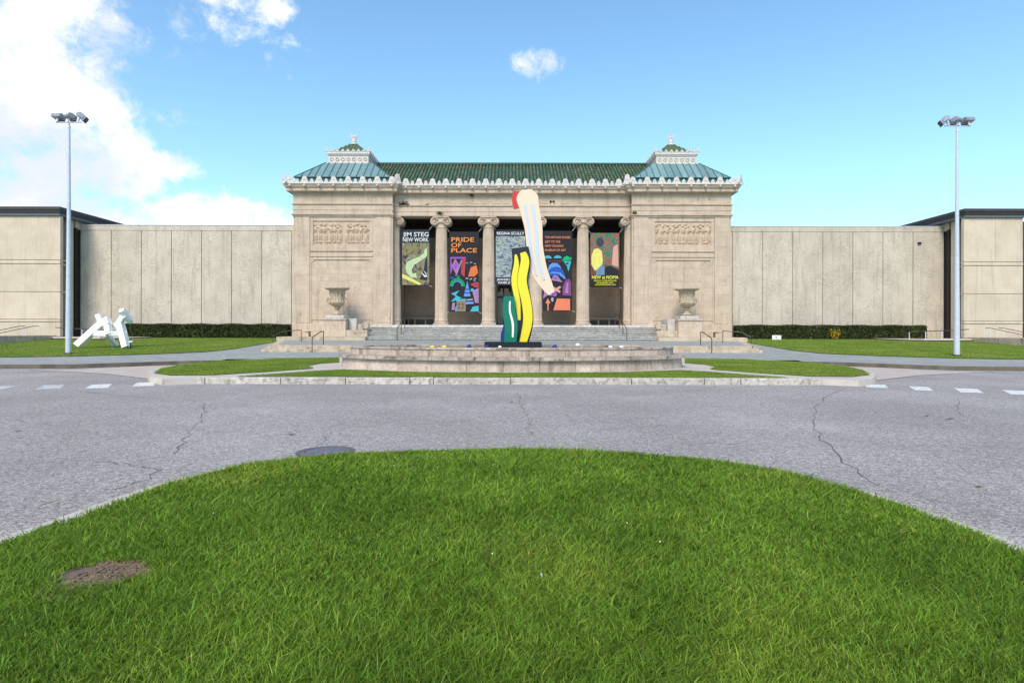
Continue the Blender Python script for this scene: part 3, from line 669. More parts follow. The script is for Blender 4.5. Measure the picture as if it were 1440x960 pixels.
    def torus(R1, r1, n1=16, n2=6):
        mb = MB(); vs = []; fs = []
        for i in range(n1):
            for j in range(n2):
                A_, B_ = 2*math.pi*i/n1, 2*math.pi*j/n2; rr3 = R1+r1*math.cos(B_); vs.append((rr3*math.cos(A_), r1*math.sin(B_), rr3*math.sin(A_))); fs.append((i*n2+j, ((i+1)%n1)*n2+j, ((i+1)%n1)*n2+(j+1)%n2, i*n2+(j+1)%n2))
        return mb.add(vs, fs)
    rg = torus(.13, .035).mesh('roundel', M['stone_c'], True)
    for i in range(7):
        inst('roundel', rg, (s*(c0+.28+i*(c1-c0-.56)/6), d0-.01, zc+.31), mus)
        inst('roundel', rg, (s*(c0), d0+.28+i*.48, zc+.31), mus, rz=R(90))
    rect_ring(s, c0, c1, d0, d1, [(0,zc+.60),(.04,zc+.62),(.11,zc+.74),(.14,zc+.76),(.14,zc+.96),(.06,zc+.98)], 'cupola_cornice', M['white'])
    for i in range(9): inst('small_antefix', AS, (s*(c0-.1+i*(c1-c0+.2)/8), d0-.14, zc+.96), mus, scale=(.8,1,.6)); 
    for i in range(8): inst('small_antefix', AS, (s*(c0-.14), d0+.2+i*.44, zc+.96), mus, rz=R(90), scale=(.8,1,.6))
    for xx in (c0-.12, c1+.12): inst('corner_antefix', AC, (s*xx, d0-.12, zc+.96), mus, scale=(.42,1,.55))
    # small tiled pyramid
    ax, ay = s*(cx_+.08), 50.78; zt0, zt1 = zc+1.0, zc+2.1; mb = MB(); hb2 = 1.55
    mb.rings([[(ax-hb2,ay-hb2,zt0),(ax+hb2,ay-hb2,zt0),(ax+hb2,ay+hb2,zt0),(ax-hb2,ay+hb2,zt0)],[(ax-.28,ay-.28,zt1),(ax+.28,ay-.28,zt1),(ax+.28,ay+.28,zt1),(ax-.28,ay+.28,zt1)]])
    for face in range(4):
        for i in range(11):
            u = -hb2+.14+i*(2*hb2-.28)/10; tt = min(1, (hb2-abs(u))/(hb2-.28)) if abs(u) > .28 else 1
            def P2(u, t_):
                a_ = (u, -(hb2+(.28-hb2)*t_)); 
                for _ in range(face): a_ = (-a_[1], a_[0])
                return (ax+a_[0], ay+a_[1], zt0+(zt1-zt0)*t_+.02)
            mb.tube([P2(u, 0), P2(u, tt)], .055, 5)
    o = mb.build('cupola_roof', M['tile'], mus)
    at_ = o.data.color_attributes.new('var', 'FLOAT_COLOR', 'POINT'); at_.data.foreach_set('color', [1.0]*4*len(o.data.vertices))
    # finial with raised arms and a lightning rod
    fb = MB(); fz = zt1-.02; fb.lathe([(.42,fz),(.42,fz+.07),(.26,fz+.12),(.16,fz+.2),(.2,fz+.36),(.12,fz+.5),(.1,fz+.66),(.15,fz+.74),(.09,fz+.86),(.001,fz+.9)], ax, ay, 12)
    for d_ in (-1, 1):
        fb.tube([(ax+d_*.06,ay,fz+.5),(ax+d_*.2,ay,fz+.66),(ax+d_*.24,ay,fz+.88),(ax+d_*.36,ay,fz+1.12)], [.09,.075,.06,.015], 7)
    fb.build('finial', M['white'], mus, True); MB().tube([(ax,ay,fz+.9),(ax,ay,fz+1.6)], .012, 5).build('lightning_rod', M['galv'], mus)
# central entablature
pit = 3.91
for i in range(5):
    a0, a1 = -9.66+i*3.864, -9.66+(i+1)*3.864
    bx('architrave_block', a0+.005, a1-.005, 46.58, 47.85, 11.08, 11.42, St, mus); bx('architrave_block', a0+.005, a1-.005, 46.555, 47.85, 11.425, 11.84, St, mus)
for i in range(7):
    a0, a1 = -9.66+i*2.76, -9.66+(i+1)*2.76; bx('frieze_block', a0+.004, a1-.004, 46.58, 47.85, 11.955, 12.735, St, mus)
rect_ring(1, -9.7, 9.7, 46.57, 47.8, [(-.02,11.845),(.09,11.86),(.11,11.94),(-.02,11.95)], 'taenia', M['stone_c'])
rect_ring(1, -9.9, 9.9, 46.57, 58, [(p_, z_-.001) for p_, z_ in prof], 'cornice', M['stone_c'])
rect_ring(1, -9.6, 9.6, 46.57, 50, [(.55,13.393),(.64,13.398),(.64,13.48),(.45,13.485),(.45,13.393)], 'gutter_band', M['white'])
for i in range(17):
    x = -8.6+i*1.075; inst('antefix', AL, (x, 45.99, 13.475), mus); inst('water_spout', SP, (x, 45.97, 13.265), mus)
    if i < 16: inst('small_antefix', AS, (x+.5375, 45.99, 13.475), mus)
inst('small_antefix', AS, (-9.1, 45.99, 13.475), mus); inst('small_antefix', AS, (9.1, 45.99, 13.475), mus)
bx('portico_ceiling', -9.7, 9.7, 47.86, 51.0, 11.10, 11.5, M['bronze'], mus)  # dark metal colour stands in for the shade under the ceiling
# inner wall in large blocks, with doorway
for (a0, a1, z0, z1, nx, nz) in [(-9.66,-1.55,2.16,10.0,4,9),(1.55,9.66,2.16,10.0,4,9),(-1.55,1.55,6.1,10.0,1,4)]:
    ashlar(1, a0, a1, z0, z1, 51.0, nx, nz, .3, 'inner_wall_block', M['stone_shade'])
bx('inner_wall_backing', -9.66, 9.66, 51.31, 51.39, 2.16, 11.1, M['stone_shade'], mus)
bx('vent_shade_band', -9.66, 9.66, 51.02, 51.3, 10.0, 11.1, M['bronze'], mus)  # behind the vent bars; its dark colour also paints the shade above the wall
for i in range(62): bx('vent_bar', -9.5+i*.31, -9.5+i*.31+.14, 50.94, 51.0, 10.15, 10.55, M['black'], mus)
dr = bx('door', -1.5, 1.5, 51.15, 51.3, 2.16, 6.05, M['glass'], mus)
for x in (-1.5,-.78,-.06,.66,1.38): bx('door_frame', x, x+.12, 51.06, 51.14, 2.16, 6.05, M['bronze'], dr)
for z in (2.17, 4.65, 5.93): bx('door_rail', -1.49, 1.49, 51.03, 51.055, z, z+.14, M['bronze'], dr)
for (a0,a1,z0,z1) in [(-1.05,-.84,4.9,5.5),(-1.0,-.84,2.9,4.2),(-.7,-.3,4.85,5.5),(-.6,-.3,3.0,3.5)]: bx('reflection_patch', a0, a1, 51.0, 51.02, z0, z1, M['reflection'], dr)  # pale patches imitating reflections in the door glass
for x in (-1.55, 1.55): bx('door_surround', x-.16, x+.16, 50.9, 50.99, 2.16, 6.3, M['stone_shade'], mus)
bx('door_surround', -1.39, 1.39, 50.9, 50.99, 6.06, 6.3, M['stone_shade'], mus)
# low pierced screens at the outer bays
for s in (-1, 1):
    sc_ = bx('screen_rail', s*6.6, s*9.6, 50.3, 50.5, 2.74, 2.84, M['stone_shade'], mus)
    for i in range(4): bx('screen_post', s*(6.65+.95*i), s*(6.75+.95*i), 50.3, 50.5, 2.16, 2.73, M['stone_shade'], sc_)
    for i in range(3): bx('screen_panel', s*(6.80+.95*i), s*(7.55+.95*i), 50.36, 50.42, 2.2, 2.62, M['bronze'], sc_)
# columns
def shaft_mesh():
    mb = MB(); n_ = 96; rs = []
    for z, r_ in [(2.56,.575),(2.66,.53),(4.5,.525),(7.0,.505),(9.9,.455),(10.15,.455)]:
        ring = []
        for k_ in range(n_):
            a_ = 2*math.pi*k_/n_; fl = .028*(abs(math.sin(12*a_))**.7) if 2.6 < z < 10.1 else 0
            ring.append(((r_-fl)*math.cos(a_), (r_-fl)*math.sin(a_), z))
        rs.append(ring)
    return mb.rings(rs).mesh('shaft', St)
SH = shaft_mesh()
cb = MB().box(-.62,.62,-.62,.62,2.165,2.26); cb.lathe([(.60,2.261),(.64,2.32),(.60,2.38),(.545,2.40),(.545,2.45),(.58,2.50),(.565,2.555),(.5,2.56)], 0, 0, 32); CBm = cb.mesh('base', St, True)
cp = MB(); cp.box(-.66,.66,-.60,.60,10.98,11.075); cp.lathe([(.455,10.14),(.50,10.17),(.47,10.22),(.47,10.42),(.62,10.60),(.62,10.66)], 0, 0, 32); cp.box(-.62,.62,-.50,.50,10.62,10.97)
CPm = cp.mesh('capital', St)
vo = MB()
for k_ in range(20): pass
def disc(r_, y0, y1): return [[(r_*math.cos(2*math.pi*k/20), y, r_*math.sin(2*math.pi*k/20)) for k in range(20)] for y in (y0, y1)]
vo.rings(disc(.35, -.50, .50)); vo.rings(disc(.085, -.62, .62))
for sy in (-1, 1):
    pts = []
    for i in range(41):
        a_ = i/40*2*math.pi*1.9; r_ = .34*(1-i/40*.72); pts.append((r_*math.cos(a_+math.pi/2), sy*.56, r_*math.sin(a_+math.pi/2)))
    vo.tube(pts, .042, 6)
VO = vo.mesh('volute', St, True)
for i in range(6):
    cx_ = -9.775+i*pit; cr = inst('column', SH, (cx_, 47.2, 0), mus)
    b_ = inst('base', CBm, (0,0,0), None); b_.parent = cr; c_ = inst('capital', CPm, (0,0,0), None); c_.parent = cr
    for d_ in (-1, 1):
        v_ = inst('volute', VO, (d_*.52, 0, 10.68), None, scale=(d_,1,1)); v_.parent = cr
# tiled main roof
ra, rb = (46.95, 13.55), (52.0, 16.80)
mb = MB(); mb.add([(-12.6,ra[0],ra[1]),(12.6,ra[0],ra[1]),(12.6,rb[0],rb[1]),(-12.6,rb[0],rb[1]),(-12.6,62,10),(12.6,62,10)], [(0,1,2,3),(3,2,5,4)]); mb.add([(12.6,ra[0],ra[1]),(12.6,rb[0],rb[1]),(12.6,62,10)],[(0,1,2)])
o = mb.build('roof', M['ridge'], mus)
tm = MB(); cv = []; nr, nt = 84, 9
for i in range(nr):
    x = -12.5+i*25.0/(nr-1)
    for j in range(nt):
        t0, t1 = j/nt, (j+1)/nt+.01; rs = []
        for t_, rr2 in ((t0, .115), (t1, .085)):
            y = ra[0]+(rb[0]-ra[0])*t_; z = ra[1]+(rb[1]-ra[1])*t_+.02; rs.append([(x+rr2*math.cos(a_), y-rr2*.55*math.sin(a_), z+rr2*math.sin(a_)) for a_ in (0,.8,1.57,2.34,3.14)])
        n0 = len(tm.v); tm.rings(rs, caps=False, closed=False); tm.f.append(tuple(n0+k_ for k_ in range(5))); kk = rnd.uniform(.7, 1.35); kr_ = kk*rnd.choice((1,1,1,1.6,.8)); cv += [(kr_, kk, kk*.9, 1)]*10
tm_o = tm.build('roof_tiles', M['tile'], mus); tm_o['kind'] = 'stuff'
at_ = tm_o.data.color_attributes.new('var', 'FLOAT_COLOR', 'POINT'); at_.data.foreach_set('color', [c_ for t4 in cv for c_ in t4])
MB().tube([(-12.6,rb[0],rb[1]+.1),(12.6,rb[0],rb[1]+.1)], .15, 10).build('roof_ridge', M['ridge'], mus, True)
for x in (-5.6, -.2, 3.1): MB().tube([(x,52,16.9),(x,52,17.6)], .012, 5).build('lightning_rod', M['galv'], mus)
# lettering
def text(s_, x0, x1, z, y, hgt, m, parent, name='lettering', thick=.0, bold=.0, ext=.004, track=1.0):
    cu = bpy.data.curves.new(name, 'FONT'); cu.body = s_; cu.size = 1; cu.extrude = ext/hgt; cu.offset = bold; cu.space_character = track; cu.resolution_u = 3
    tmp = bpy.data.objects.new(name, cu); col.objects.link(tmp); bpy.context.view_layer.update()
    me = bpy.data.meshes.new_from_object(tmp.evaluated_get(bpy.context.evaluated_depsgraph_get())); bpy.data.objects.remove(tmp)
    co = np.zeros(len(me.vertices)*3); me.vertices.foreach_get('co', co); co = co.reshape(-1, 3)
    wd = co[:,0].max()-co[:,0].min(); ht_ = max(co[:,1].max(), .6); k = hgt/ht_; kx_ = (x1-x0)/wd if x1 is not None else k
    nx_ = (co[:,0]-co[:,0].min())*kx_+x0; nz_ = co[:,1]*k+z; ny_ = y-co[:,2]*k
    me.vertices.foreach_set('co', np.stack([nx_, ny_, nz_], 1).reshape(-1)); me.materials.clear(); me.materials.append(m); me.name = name
    o = bpy.data.objects.new(name, me); col.objects.link(o); o.parent = parent
    o.matrix_parent_inverse = Matrix.Translation(parent.location).inverted(); return o
text('ISAAC DELGADO MUSEUM OF ART', -6.9, 6.9, 12.10, 46.572, .46, St, mus, ext=.018, bold=.01)['kind'] = 'stuff'
# worn carved lettering on the pavilion friezes, no longer legible: strokes only
for s in (-1, 1):
    mb = MB(); x = 11.0
    rr_ = random.Random(11+s)
    while x < 16.6:
        if 13.6 < x < 14.2: x += .2; continue
        for _ in range(2): 
            a0 = x+rr_.uniform(0,.14); mb.beam((s*a0, 45.995, 12.16), (s*(a0+rr_.choice((-.1,0,.1))), 45.995, 12.5), .035, .03)
        mb.box(s*x, s*(x+.2), 45.985, 46.0, *(lambda q_: (q_, q_+.035))(rr_.choice((12.16,12.32,12.46)))); x += .33
    o = mb.build('worn_lettering', St, mus); o['kind'] = 'stuff'

# ================================================================= ENTRANCE STAIRS, TERRACE
stt = thing('entrance_stairs', (0, 43, .95), 'wide flight of grey stone steps rising to the museum columns', 'stairs')
for k_ in range(7):
    z1 = .96+.15*(k_+1); y0 = 43.0+.385*k_; 
    cuts = sorted([-11.6, 11.6]+[-11.6+3.3*(j+1)+rnd.uniform(-1.1,1.1) for j in range(6)])
    for a0, a1 in zip(cuts, cuts[1:]):
        yy = y0+rnd.uniform(-.006,.006); mb = MB().box(a0+.004, a1-.004, yy, 45.71, z1-.055, z1); mb.box(a0+.004, a1-.004, yy+.10, 45.71, z1-.15, z1-.0551); mb.build('step', M['step'], stt, bevel=.008)
def tz(d): return .80 + (.97-.80)*(d-34)/(43-34)
ter_poly = [(-14.1,34),(14.1,34),(16.9,42.4),(17.9,44.5),(17.9,51),(-17.9,51),(-17.9,44.5),(-16.9,42.4)]
mb = MB(); mb.rings([[(x,y,.1) for x, y in ter_poly], [(x,y,tz(y)) for x, y in ter_poly]])
ter = mb.build('terrace', M['slate']); tag(ter, kind='structure')
for yy, hw, z0, z1 in ((33.45, 14.75, .2, .58), (33.93, 14.15, .55, .81)):
    nn = 12
    for i in range(nn):
        a0 = -hw+2*hw*i/nn; bx('terrace_step', a0+.006, a0+2*hw/nn-.006, yy+rnd.uniform(-.008,.008), yy+.6, z0, z1+rnd.uniform(-.003,.003), M['tstep'], ter, bevel=.015)
for s in (-1, 1):
    for i in range(5):
        def L(t_, o_): return (s*(14.15+(17.2-14.15)*t_+o_), 34.0+(42.9-34.0)*t_)
        for o_, zz in ((.0, 0), (.42, -.2)):
            (x0,y0),(x1,y1) = L(i/5+.004, o_), L((i+1)/5-.004, o_)
            mb = MB(); mb.rings([[(x0,y0+.55,.1),(x0+s*.42,y0+.55,.1),(x1+s*.42,y1,.1),(x1,y1,.1)],[(x0,y0+.55,tz(y0)+.012+zz),(x0+s*.42,y0+.55,tz(y0)+.012+zz),(x1+s*.42,y1,tz(y1)+.012+zz),(x1,y1,tz(y1)+.012+zz)]]); mb.build('side_step', M['tstep'], ter)
urn_prof = [(.36,0),(.36,.08),(.42,.10),(.40,.14),(.22,.22),(.15,.34),(.13,.46),(.17,.52),(.26,.545),(.26,.60),(.20,.62),(.30,.70),(.48,.82),(.58,.96),(.60,1.04),(.52,1.10),(.50,1.2),(.50,1.5),(.54,1.75),(.60,1.93),(.66,1.98),(.88,2.06),(.93,2.10),(.92,2.17),(.80,2.19),(.70,2.10),(.2,1.9)]
for s in (-1, 1):
    sd_ = 'left' if s < 0 else 'right'
    pd = thing('urn_pedestal', (s*13.5, 43.9, .97), 'square stone pedestal carrying the %s urn beside the steps' % sd_, 'pedestal', 'stone pedestals beside the steps')
    x0, x1 = (12.62, 14.45)
    bx('base_slab', s*10.95, s*17.6, 42.45, 45.9, .9, 1.22, M['tstep'], pd, bevel=.02)
    bx('die', s*x0, s*x1, 43.15, 45.0, 1.225, 2.46, M['urn'] if 0 else St, pd, bevel=.015)
    bx('cap', s*(x0-.06), s*(x1+.06), 43.08, 45.07, 2.465, 2.62, M['stone_c'], pd, bevel=.03); bx('plinth_block', s*(x0+.22), s*(x1-.22), 43.35, 44.8, 2.625, 2.86, M['step'], pd, bevel=.02)
    bx('shoulder_block', s*12.0, s*12.6, 43.9, 45.8, 1.225, 2.62, M['step'], pd, bevel=.02)
    bx('shoulder_block', s*11.0, s*12.61, 43.2, 43.88, 1.225, 1.72, M['tstep'], pd, bevel=.02); bx('scroll_block', s*11.5, s*11.98, 44.0, 44.5, 1.225, 2.2, M['stone_c'], pd, bevel=.06)
    MB().rings([[(s*11.35+.26*math.cos(2*math.pi*k/16), y_, 2.1+.26*math.sin(2*math.pi*k/16)) for k in range(16)] for y_ in (44.0, 44.4)]).build('scroll', M['stone_c'], pd)
    ur_ = thing('stone_urn', (s*13.53, 44.05, 2.86), 'large carved stone urn with flared rim and curled handles, %s of the steps' % sd_, 'urn', 'carved urns on pedestals')
    X0, Y0, Z0 = s*13.53, 44.05, 2.86; hsc = .98
    MB().lathe([(r_, Z0+.001+z*hsc) for r_, z in urn_prof[:11]], X0, Y0, 32).build('foot', M['urn'], ur_, True)
    # body with carved relief figures
    mb = MB(); n_ = 120; rs = []
    body = urn_prof[10:]
    fine = []
    for (r0, z0), (r1, z1) in zip(body, body[1:]):
        k2 = 12 if (1.05 < z0 < 1.9) else 2
        for i in range(k2): fine.append((r0+(r1-r0)*i/k2, z0+(z1-z0)*i/k2))
    fine.append(body[-1]); ru = random.Random(2+s)
    fg = [(2*math.pi*(i+ru.uniform(-.2,.2))/16, ru.uniform(-.4,.4)) for i in range(16)]
    for r_, z in fine:
        ring = []
        for k_ in range(n_):
            a_ = 2*math.pi*k_/n_; dr_ = 0
            if 1.08 < z < 1.9:
                for fa, fl in fg:
                    d_ = (a_-fa-fl*(z-1.5)+math.pi) % (2*math.pi)-math.pi
                    wv = .085 if z < 1.65 else .06; dr_ = max(dr_, .065*math.exp(-(d_/wv)**2)*(1 if z < 1.82 else .4)*(1.15 if 1.66 < z < 1.8 else .8+.3*math.sin(z*17+fa*5)))
            elif .7 < z < 1.05: dr_ = .03*abs(math.sin(a_*10))
            ring.append((X0+(r_+dr_)*math.cos(a_), Y0+(r_+dr_)*math.sin(a_), Z0+z*hsc))
        rs.append(ring)
    mb.rings(rs); mb.build('bowl', M['urn'], ur_, True)
    for d_ in (-1, 1):
        MB().tube([(X0+d_*.46,Y0-.1,Z0+.86),(X0+d_*.62,Y0-.1,Z0+.92),(X0+d_*.74,Y0-.1,Z0+1.05),(X0+d_*.76,Y0-.1,Z0+1.25),(X0+d_*.70,Y0-.1,Z0+1.36),(X0+d_*.62,Y0-.1,Z0+1.30),(X0+d_*.60,Y0-.1,Z0+1.2)], [.07,.06,.055,.055,.05,.05,.06], 8).build('handle', M['urn'], ur_, True)
    bn = thing('stone_bench', (s*15.2, 43.6, 1.22), 'low stone bench against the %s pavilion beside the urn pedestal' % sd_, 'bench', 'stone benches by the pavilions')
    bx('seat', s*14.6, s*16.1, 43.5, 44.2, 1.62, 1.74, St, bn, bevel=.02); bx('support', s*14.5, s*14.82, 44.25, 44.6, 1.225, 2.15, M['stone_c'], bn); bx('support', s*15.6, s*15.85, 43.6, 44.1, 1.225, 1.615, St, bn)

def rail(name, paths, posts, r_, m, label, group, pm=None):
    t_ = thing(name, (posts[0][0], posts[0][1], posts[0][2]), label, 'handrail', group)
    for p_ in paths: MB().tube(p_, r_, 8).build('rail', m, t_, True)
    for x, y, z0, z1 in posts: MB().tube([(x,y,z0),(x,y,z1)], r_*.9, 8).build('post', pm or m, t_, True)
    return t_
for s in (-1, 1):
    sd_ = 'left' if s < 0 else 'right'
    rail('handrail', [[(s*11.66,33.2,1.27),(s*11.62,33.35,1.36),(s*11.54,34.35,1.62),(s*11.5,34.7,1.64)]], [(s*11.66,33.2,.36,1.27),(s*11.5,34.7,.80,1.64)], .028, M['rail'], 'short bronze handrail over the front terrace steps %s of the fountain' % sd_, 'bronze handrails of the terrace')
    rail('handrail', [[(s*16.05,38.2,1.30),(s*15.6,38.6,1.62),(s*14.6,39.0,1.72),(s*14.45,39.0,1.72)]], [(s*16.05,38.2,.66,1.30),(s*14.45,39.0,.86,1.72)], .026, M['rail'], 'short bronze handrail at the %s end of the terrace, nearest the hedge' % sd_, 'bronze handrails of the terrace')
    rail('stair_handrail', [[(s*8.62,42.7,1.86),(s*8.6,42.9,1.95),(s*8.45,45.5,3.0),(s*8.4,46.3,3.05)]], [(s*8.62,42.7,.97,1.86),(s*8.55,43.9,1.26,2.35),(s*8.48,45.0,1.86,2.8),(s*8.4,46.3,2.16,3.05)], .032, M['rail'], 'bronze handrail climbing the entrance steps in front of the %smost bay' % sd_, 'bronze handrails on the entrance steps')

# ================================================================= BANNERS
BD = 47.0; lay = [0]
def bp(px, py): return (PX(px, BD), PZ(py, BD))
def banner(x0, x1, y0, y1, label, base):
    lay[0] = 0
    X0, Z1 = bp(x0, y0); X1, Z0 = bp(x1, y1)
    t_ = thing('banner', ((X0+X1)/2, BD, Z0), label, 'banner', 'exhibition banners between the columns')
    n_ = 8; mb = MB(); rs = []
    for i in range(n_+1):
        z = Z0+(Z1-Z0)*i/n_; yy = BD+.02*math.sin(i*.9); rs.append([(X0,yy,z),(X1,yy,z),(X1,yy+.02,z),(X0,yy+.02,z)])
    mb.rings(rs).build('sheet', base, t_)
    for (cx_, cz_, ex, ez) in ((X0,Z1,-.28,.35),(X1,Z1,.28,.35),(X0,Z0,-.24,-.12),(X1,Z0,.24,-.12)):
        MB().tube([(cx_,BD+.01,cz_),(cx_+ex,BD+.01,cz_+ez)], .014, 5).build('tie_rope', M['galv_w'], t_)
    return t_
def shape(t_, pts, m, name='print'):
    lay[0] += 1; y = BD-.030-.0006*lay[0]
    MB().prism_xz([bp(*p_) for p_ in pts], y, y+.0004).build(name, M['p_'+m] if isinstance(m, str) else m, t_)
def ell(cx_, cy_, rx, ry, n_=18): return [(cx_+rx*math.cos(2*math.pi*k/n_), cy_+ry*math.sin(2*math.pi*k/n_)) for k in range(n_)]
def arch(cx_, cy_, r1, r2, ry=1, a0=math.pi, a1=2*math.pi, n_=12):
    return [(cx_+r1*math.cos(a0+(a1-a0)*i/n_), cy_+ry*r1*math.sin(a0+(a1-a0)*i/n_)) for i in range(n_+1)]+[(cx_+r2*math.cos(a1+(a0-a1)*i/n_), cy_+ry*r2*math.sin(a1+(a0-a1)*i/n_)) for i in range(n_+1)]
def txt(t_, s_, px0, px1, pyb, hpx, m, bold=.02):
    text(s_, PX(px0, BD), PX(px1, BD), PZ(pyb, BD), BD-.065, hpx*BD/F, M['p_'+m], t_, bold=bold)
b1 = banner(562.5,603.5,323,401.5,'dark banner with white heading over olive abstract painting, in the leftmost bay', M['p_navy'])
txt(b1,'JIM STEG',566.5,602.5,333,6,'white',.012); txt(b1,'NEW WORK',566.5,602.5,340.2,5.4,'white',.012)
shape(b1, [(565.5,342),(603.5,342),(603.5,401),(565.5,401)], M['art_olive'])
shape(b1, [(600,350),(601,360),(590,368),(582,373),(579,380),(580,385),(585,384),(586,391),(578,390),(572,384),(570,377),(572,369),(580,365),(590,361),(596,356),(597,351)], 'pgreen')
shape(b1, [(601,358),(600.5,395),(590,393),(596,379),(598,366)], 'navy'); shape(b1, [(592,383),(599,388),(600,385),(595,380),(601,389),(597,390)], 'white'); shape(b1, [(571,371),(571,366),(574,362),(579,362),(579,363),(574.5,363.3),(572,367)], 'grey')
shape(b1, [(565.5,385),(578,391),(592,399),(590,401),(565.5,391)], 'cyellow')
b2 = banner(631.5,673,326,438.5,'tall black banner with orange three-line heading over colourful outlined shapes', M['p_black'])
for s_, a_, b_, y_ in (('PRIDE',634.5,666.5,340.3),('OF',634.5,648.5,348),('PLACE',634.5,670.5,355.3)): txt(b2, s_, a_, b_, y_, 6.1, 'orange', .014)
shape(b2, [(633,361.5),(655,361.5),(654,364),(634.5,364),(636,380),(633,386)], 'purple'); shape(b2, [(640,364),(646.5,374),(641,385),(635,374)], 'mauve'); shape(b2, [(641,367),(644.5,374),(640.5,381),(637,374)], 'purple'); shape(b2, [(649,364),(655,362),(653,390),(648,385)], 'crimson')
shape(b2, [(648,366),(650,366),(642,388),(640,388)], 'mauve')
shape(b2, [(662,376),(670,373),(672,384),(667,389),(658,389),(660,382)], 'rust')
for i in range(9): shape(b2, ell(656+rnd.uniform(0,1)+(i%3)*5.5, (370,391.5,393)[i//3]+rnd.uniform(-1.5,1.5), 1.9, .7, 8), 'grey')
shape(b2, arch(643,403,11,7,1.1), 'teal'); shape(b2, ell(644.5,391,2,3.5), 'teal'); shape(b2, arch(643,403,7,6,1.1), 'sky')
shape(b2, [(657,395),(662,417),(652,417)], 'sky'); shape(b2, [(655,406),(659,406),(659.6,408),(654.4,408)], 'blue'); shape(b2, [(653.6,411),(660.6,411),(661,413),(653,413)], 'blue')
shape(b2, [(661,400),(668,396.5),(673,397),(673,405),(667,404)], 'crimson'); shape(b2, [(634,413),(646,408.5),(641,415),(649,419),(637,424),(634,424),(641,417)], 'cyan'); shape(b2, [(664,409),(673,405),(673,426),(668,426)], 'mauve'); shape(b2, ell(664,408,2.5,2.2), 'cyan')
shape(b2, [(642,423),(655,422),(655,438),(642,438)], 'sand'); shape(b2, [(641,421),(655,420),(655,422.5),(641,423.5)], 'cyan')
for x_ in (645,650): 
    for y_ in (428,433): shape(b2, ell(x_+.5,y_,1.4,1.6,8), 'brown')
shape(b2, [(656,421),(665,420),(665,422),(656,423)], 'grey'); shape(b2, [(655,424.5),(666,424),(666,427.5),(655,428)], 'sky'); shape(b2, [(665,431),(673,430),(673,438),(661,438)], 'cyan'); shape(b2, [(636,426),(640,425),(639,436),(635,436)], 'mauve'); shape(b2, [(640,433),(642,430),(642,438),(640,438)], 'cyan'); shape(b2,[(633,390),(639,389.5),(638,392),(633,392.5)],'blue')
b3 = banner(696.5,739.5,323,401,'dark banner with blue and cream landscape in the middle bay behind the tall sculpture', M['p_navy'])
txt(b3,'REGINA SCULLY',698.5,737,330.2,3.9,'white',.015); shape(b3, [(697,332.3),(738.5,332.3),(738.5,390),(697,390)], M['art_lake'])
txt(b3,'JAPANESE LANDSCAPE:',698.5,737.5,394.6,2.9,'white',.015); txt(b3,'INNER JOURNEYS',700.5,735.5,398.9,2.9,'white',.015)
b4 = banner(763,804.5,324.5,436.5,'tall black banner with orange four-line heading over blue and purple shapes', M['p_black'])
for s_, a_, b_, y_ in (('THE ARTHUR ROGER',766,802,335.4),('GIFT TO THE',766,787.5,341.6),('NEW ORLEANS',766,792,347.4),('MUSEUM OF ART',766,795.5,353.4)): txt(b4, s_, a_, b_, y_, 3.2, 'peach', .014)
shape(b4, arch(770,363.3,5.6,0.1,.75), 'cyan'); shape(b4, arch(784,363,5.6,.1,.7), 'cyan'); shape(b4, [(790,366.5),(793,361.5),(797,359.5),(804,363),(803,365),(796,366.5)], 'egreen')
for i in range(8): shape(b4, ell(772+2.4*i, 367.2, .8, .8, 6), 'crimson')
shape(b4, [(792,367),(803,367),(801,375),(799,382),(797,374)], 'cyan'); shape(b4, [(795,369),(800,369.5),(798.5,372),(796,371.5)], 'black')
shape(b4, [(769,384),(772,373),(777,369.5),(784,370),(788,375),(795,391),(790,389)], 'sky'); shape(b4, arch(781.5,388,12.5,.1,1.05), 'blue'); shape(b4, [(770,386),(776,384),(786,385),(793,392),(796,392),(788,383),(776,382)], 'sky')
shape(b4, [(774,394),(779,386.5),(784,388),(791,397),(782,395)], 'mauve'); shape(b4, [(777,392),(780,388.5),(784,391),(783,394)], 'purple')
shape(b4, ell(773.5,404,4,3.5), 'brown'); shape(b4, [(776,408),(787,402),(789,404),(779,411)], 'pink'); shape(b4, [(777,402),(788,409),(787,412),(776,405)], 'pink'); shape(b4, ell(780,413,3.2,4), 'purple')
shape(b4, [(791,415),(791,403),(795,394),(800,391.5),(803,397),(803,416)], 'plum'); shape(b4, [(794,412),(796,399),(799,396),(799,412)], 'mauve'); shape(b4, [(763.5,420),(765,410),(769,406.5),(774,410),(777,416),(770,415)], 'mauve')
shape(b4, [(767,426),(770,419),(774,426),(771.5,427),(771.5,436),(769.5,436),(769.5,427)], 'salmon'); shape(b4, ell(776.5,421,1.9,3.2), 'grey'); shape(b4, [(778,436),(783,419.5),(801.5,420),(801.5,436)], 'salmon')
b5 = banner(829.5,871,327,403.5,'banner with yellow lettering under red and green painting, in the rightmost bay', M['p_black'])
shape(b5, [(830,327.5),(870.5,327.5),(870.5,392),(830,392)], M['art_leaf'])
shape(b5, [(830,372),(840,376),(852,372),(870.5,378),(870.5,395),(830,395)], 'brown'); shape(b5, [(835,350),(841,349),(846,353),(847.5,366),(845,381),(836,380),(831.5,372),(831.5,359)], 'cyellow'); shape(b5, ell(843.5,340.5,5.4,6.6), 'skin'); shape(b5, [(838,380),(846,372),(851,376),(851,388),(838,388)], 'denim')
shape(b5, [(850,376),(858,373),(870,380),(870,389),(850,388)], 'black'); shape(b5, [(862,347),(868.5,343),(869.5,375),(860,372)], 'pink'); shape(b5, [(838,356),(842,356),(841,374),(837,374)], 'yellow')
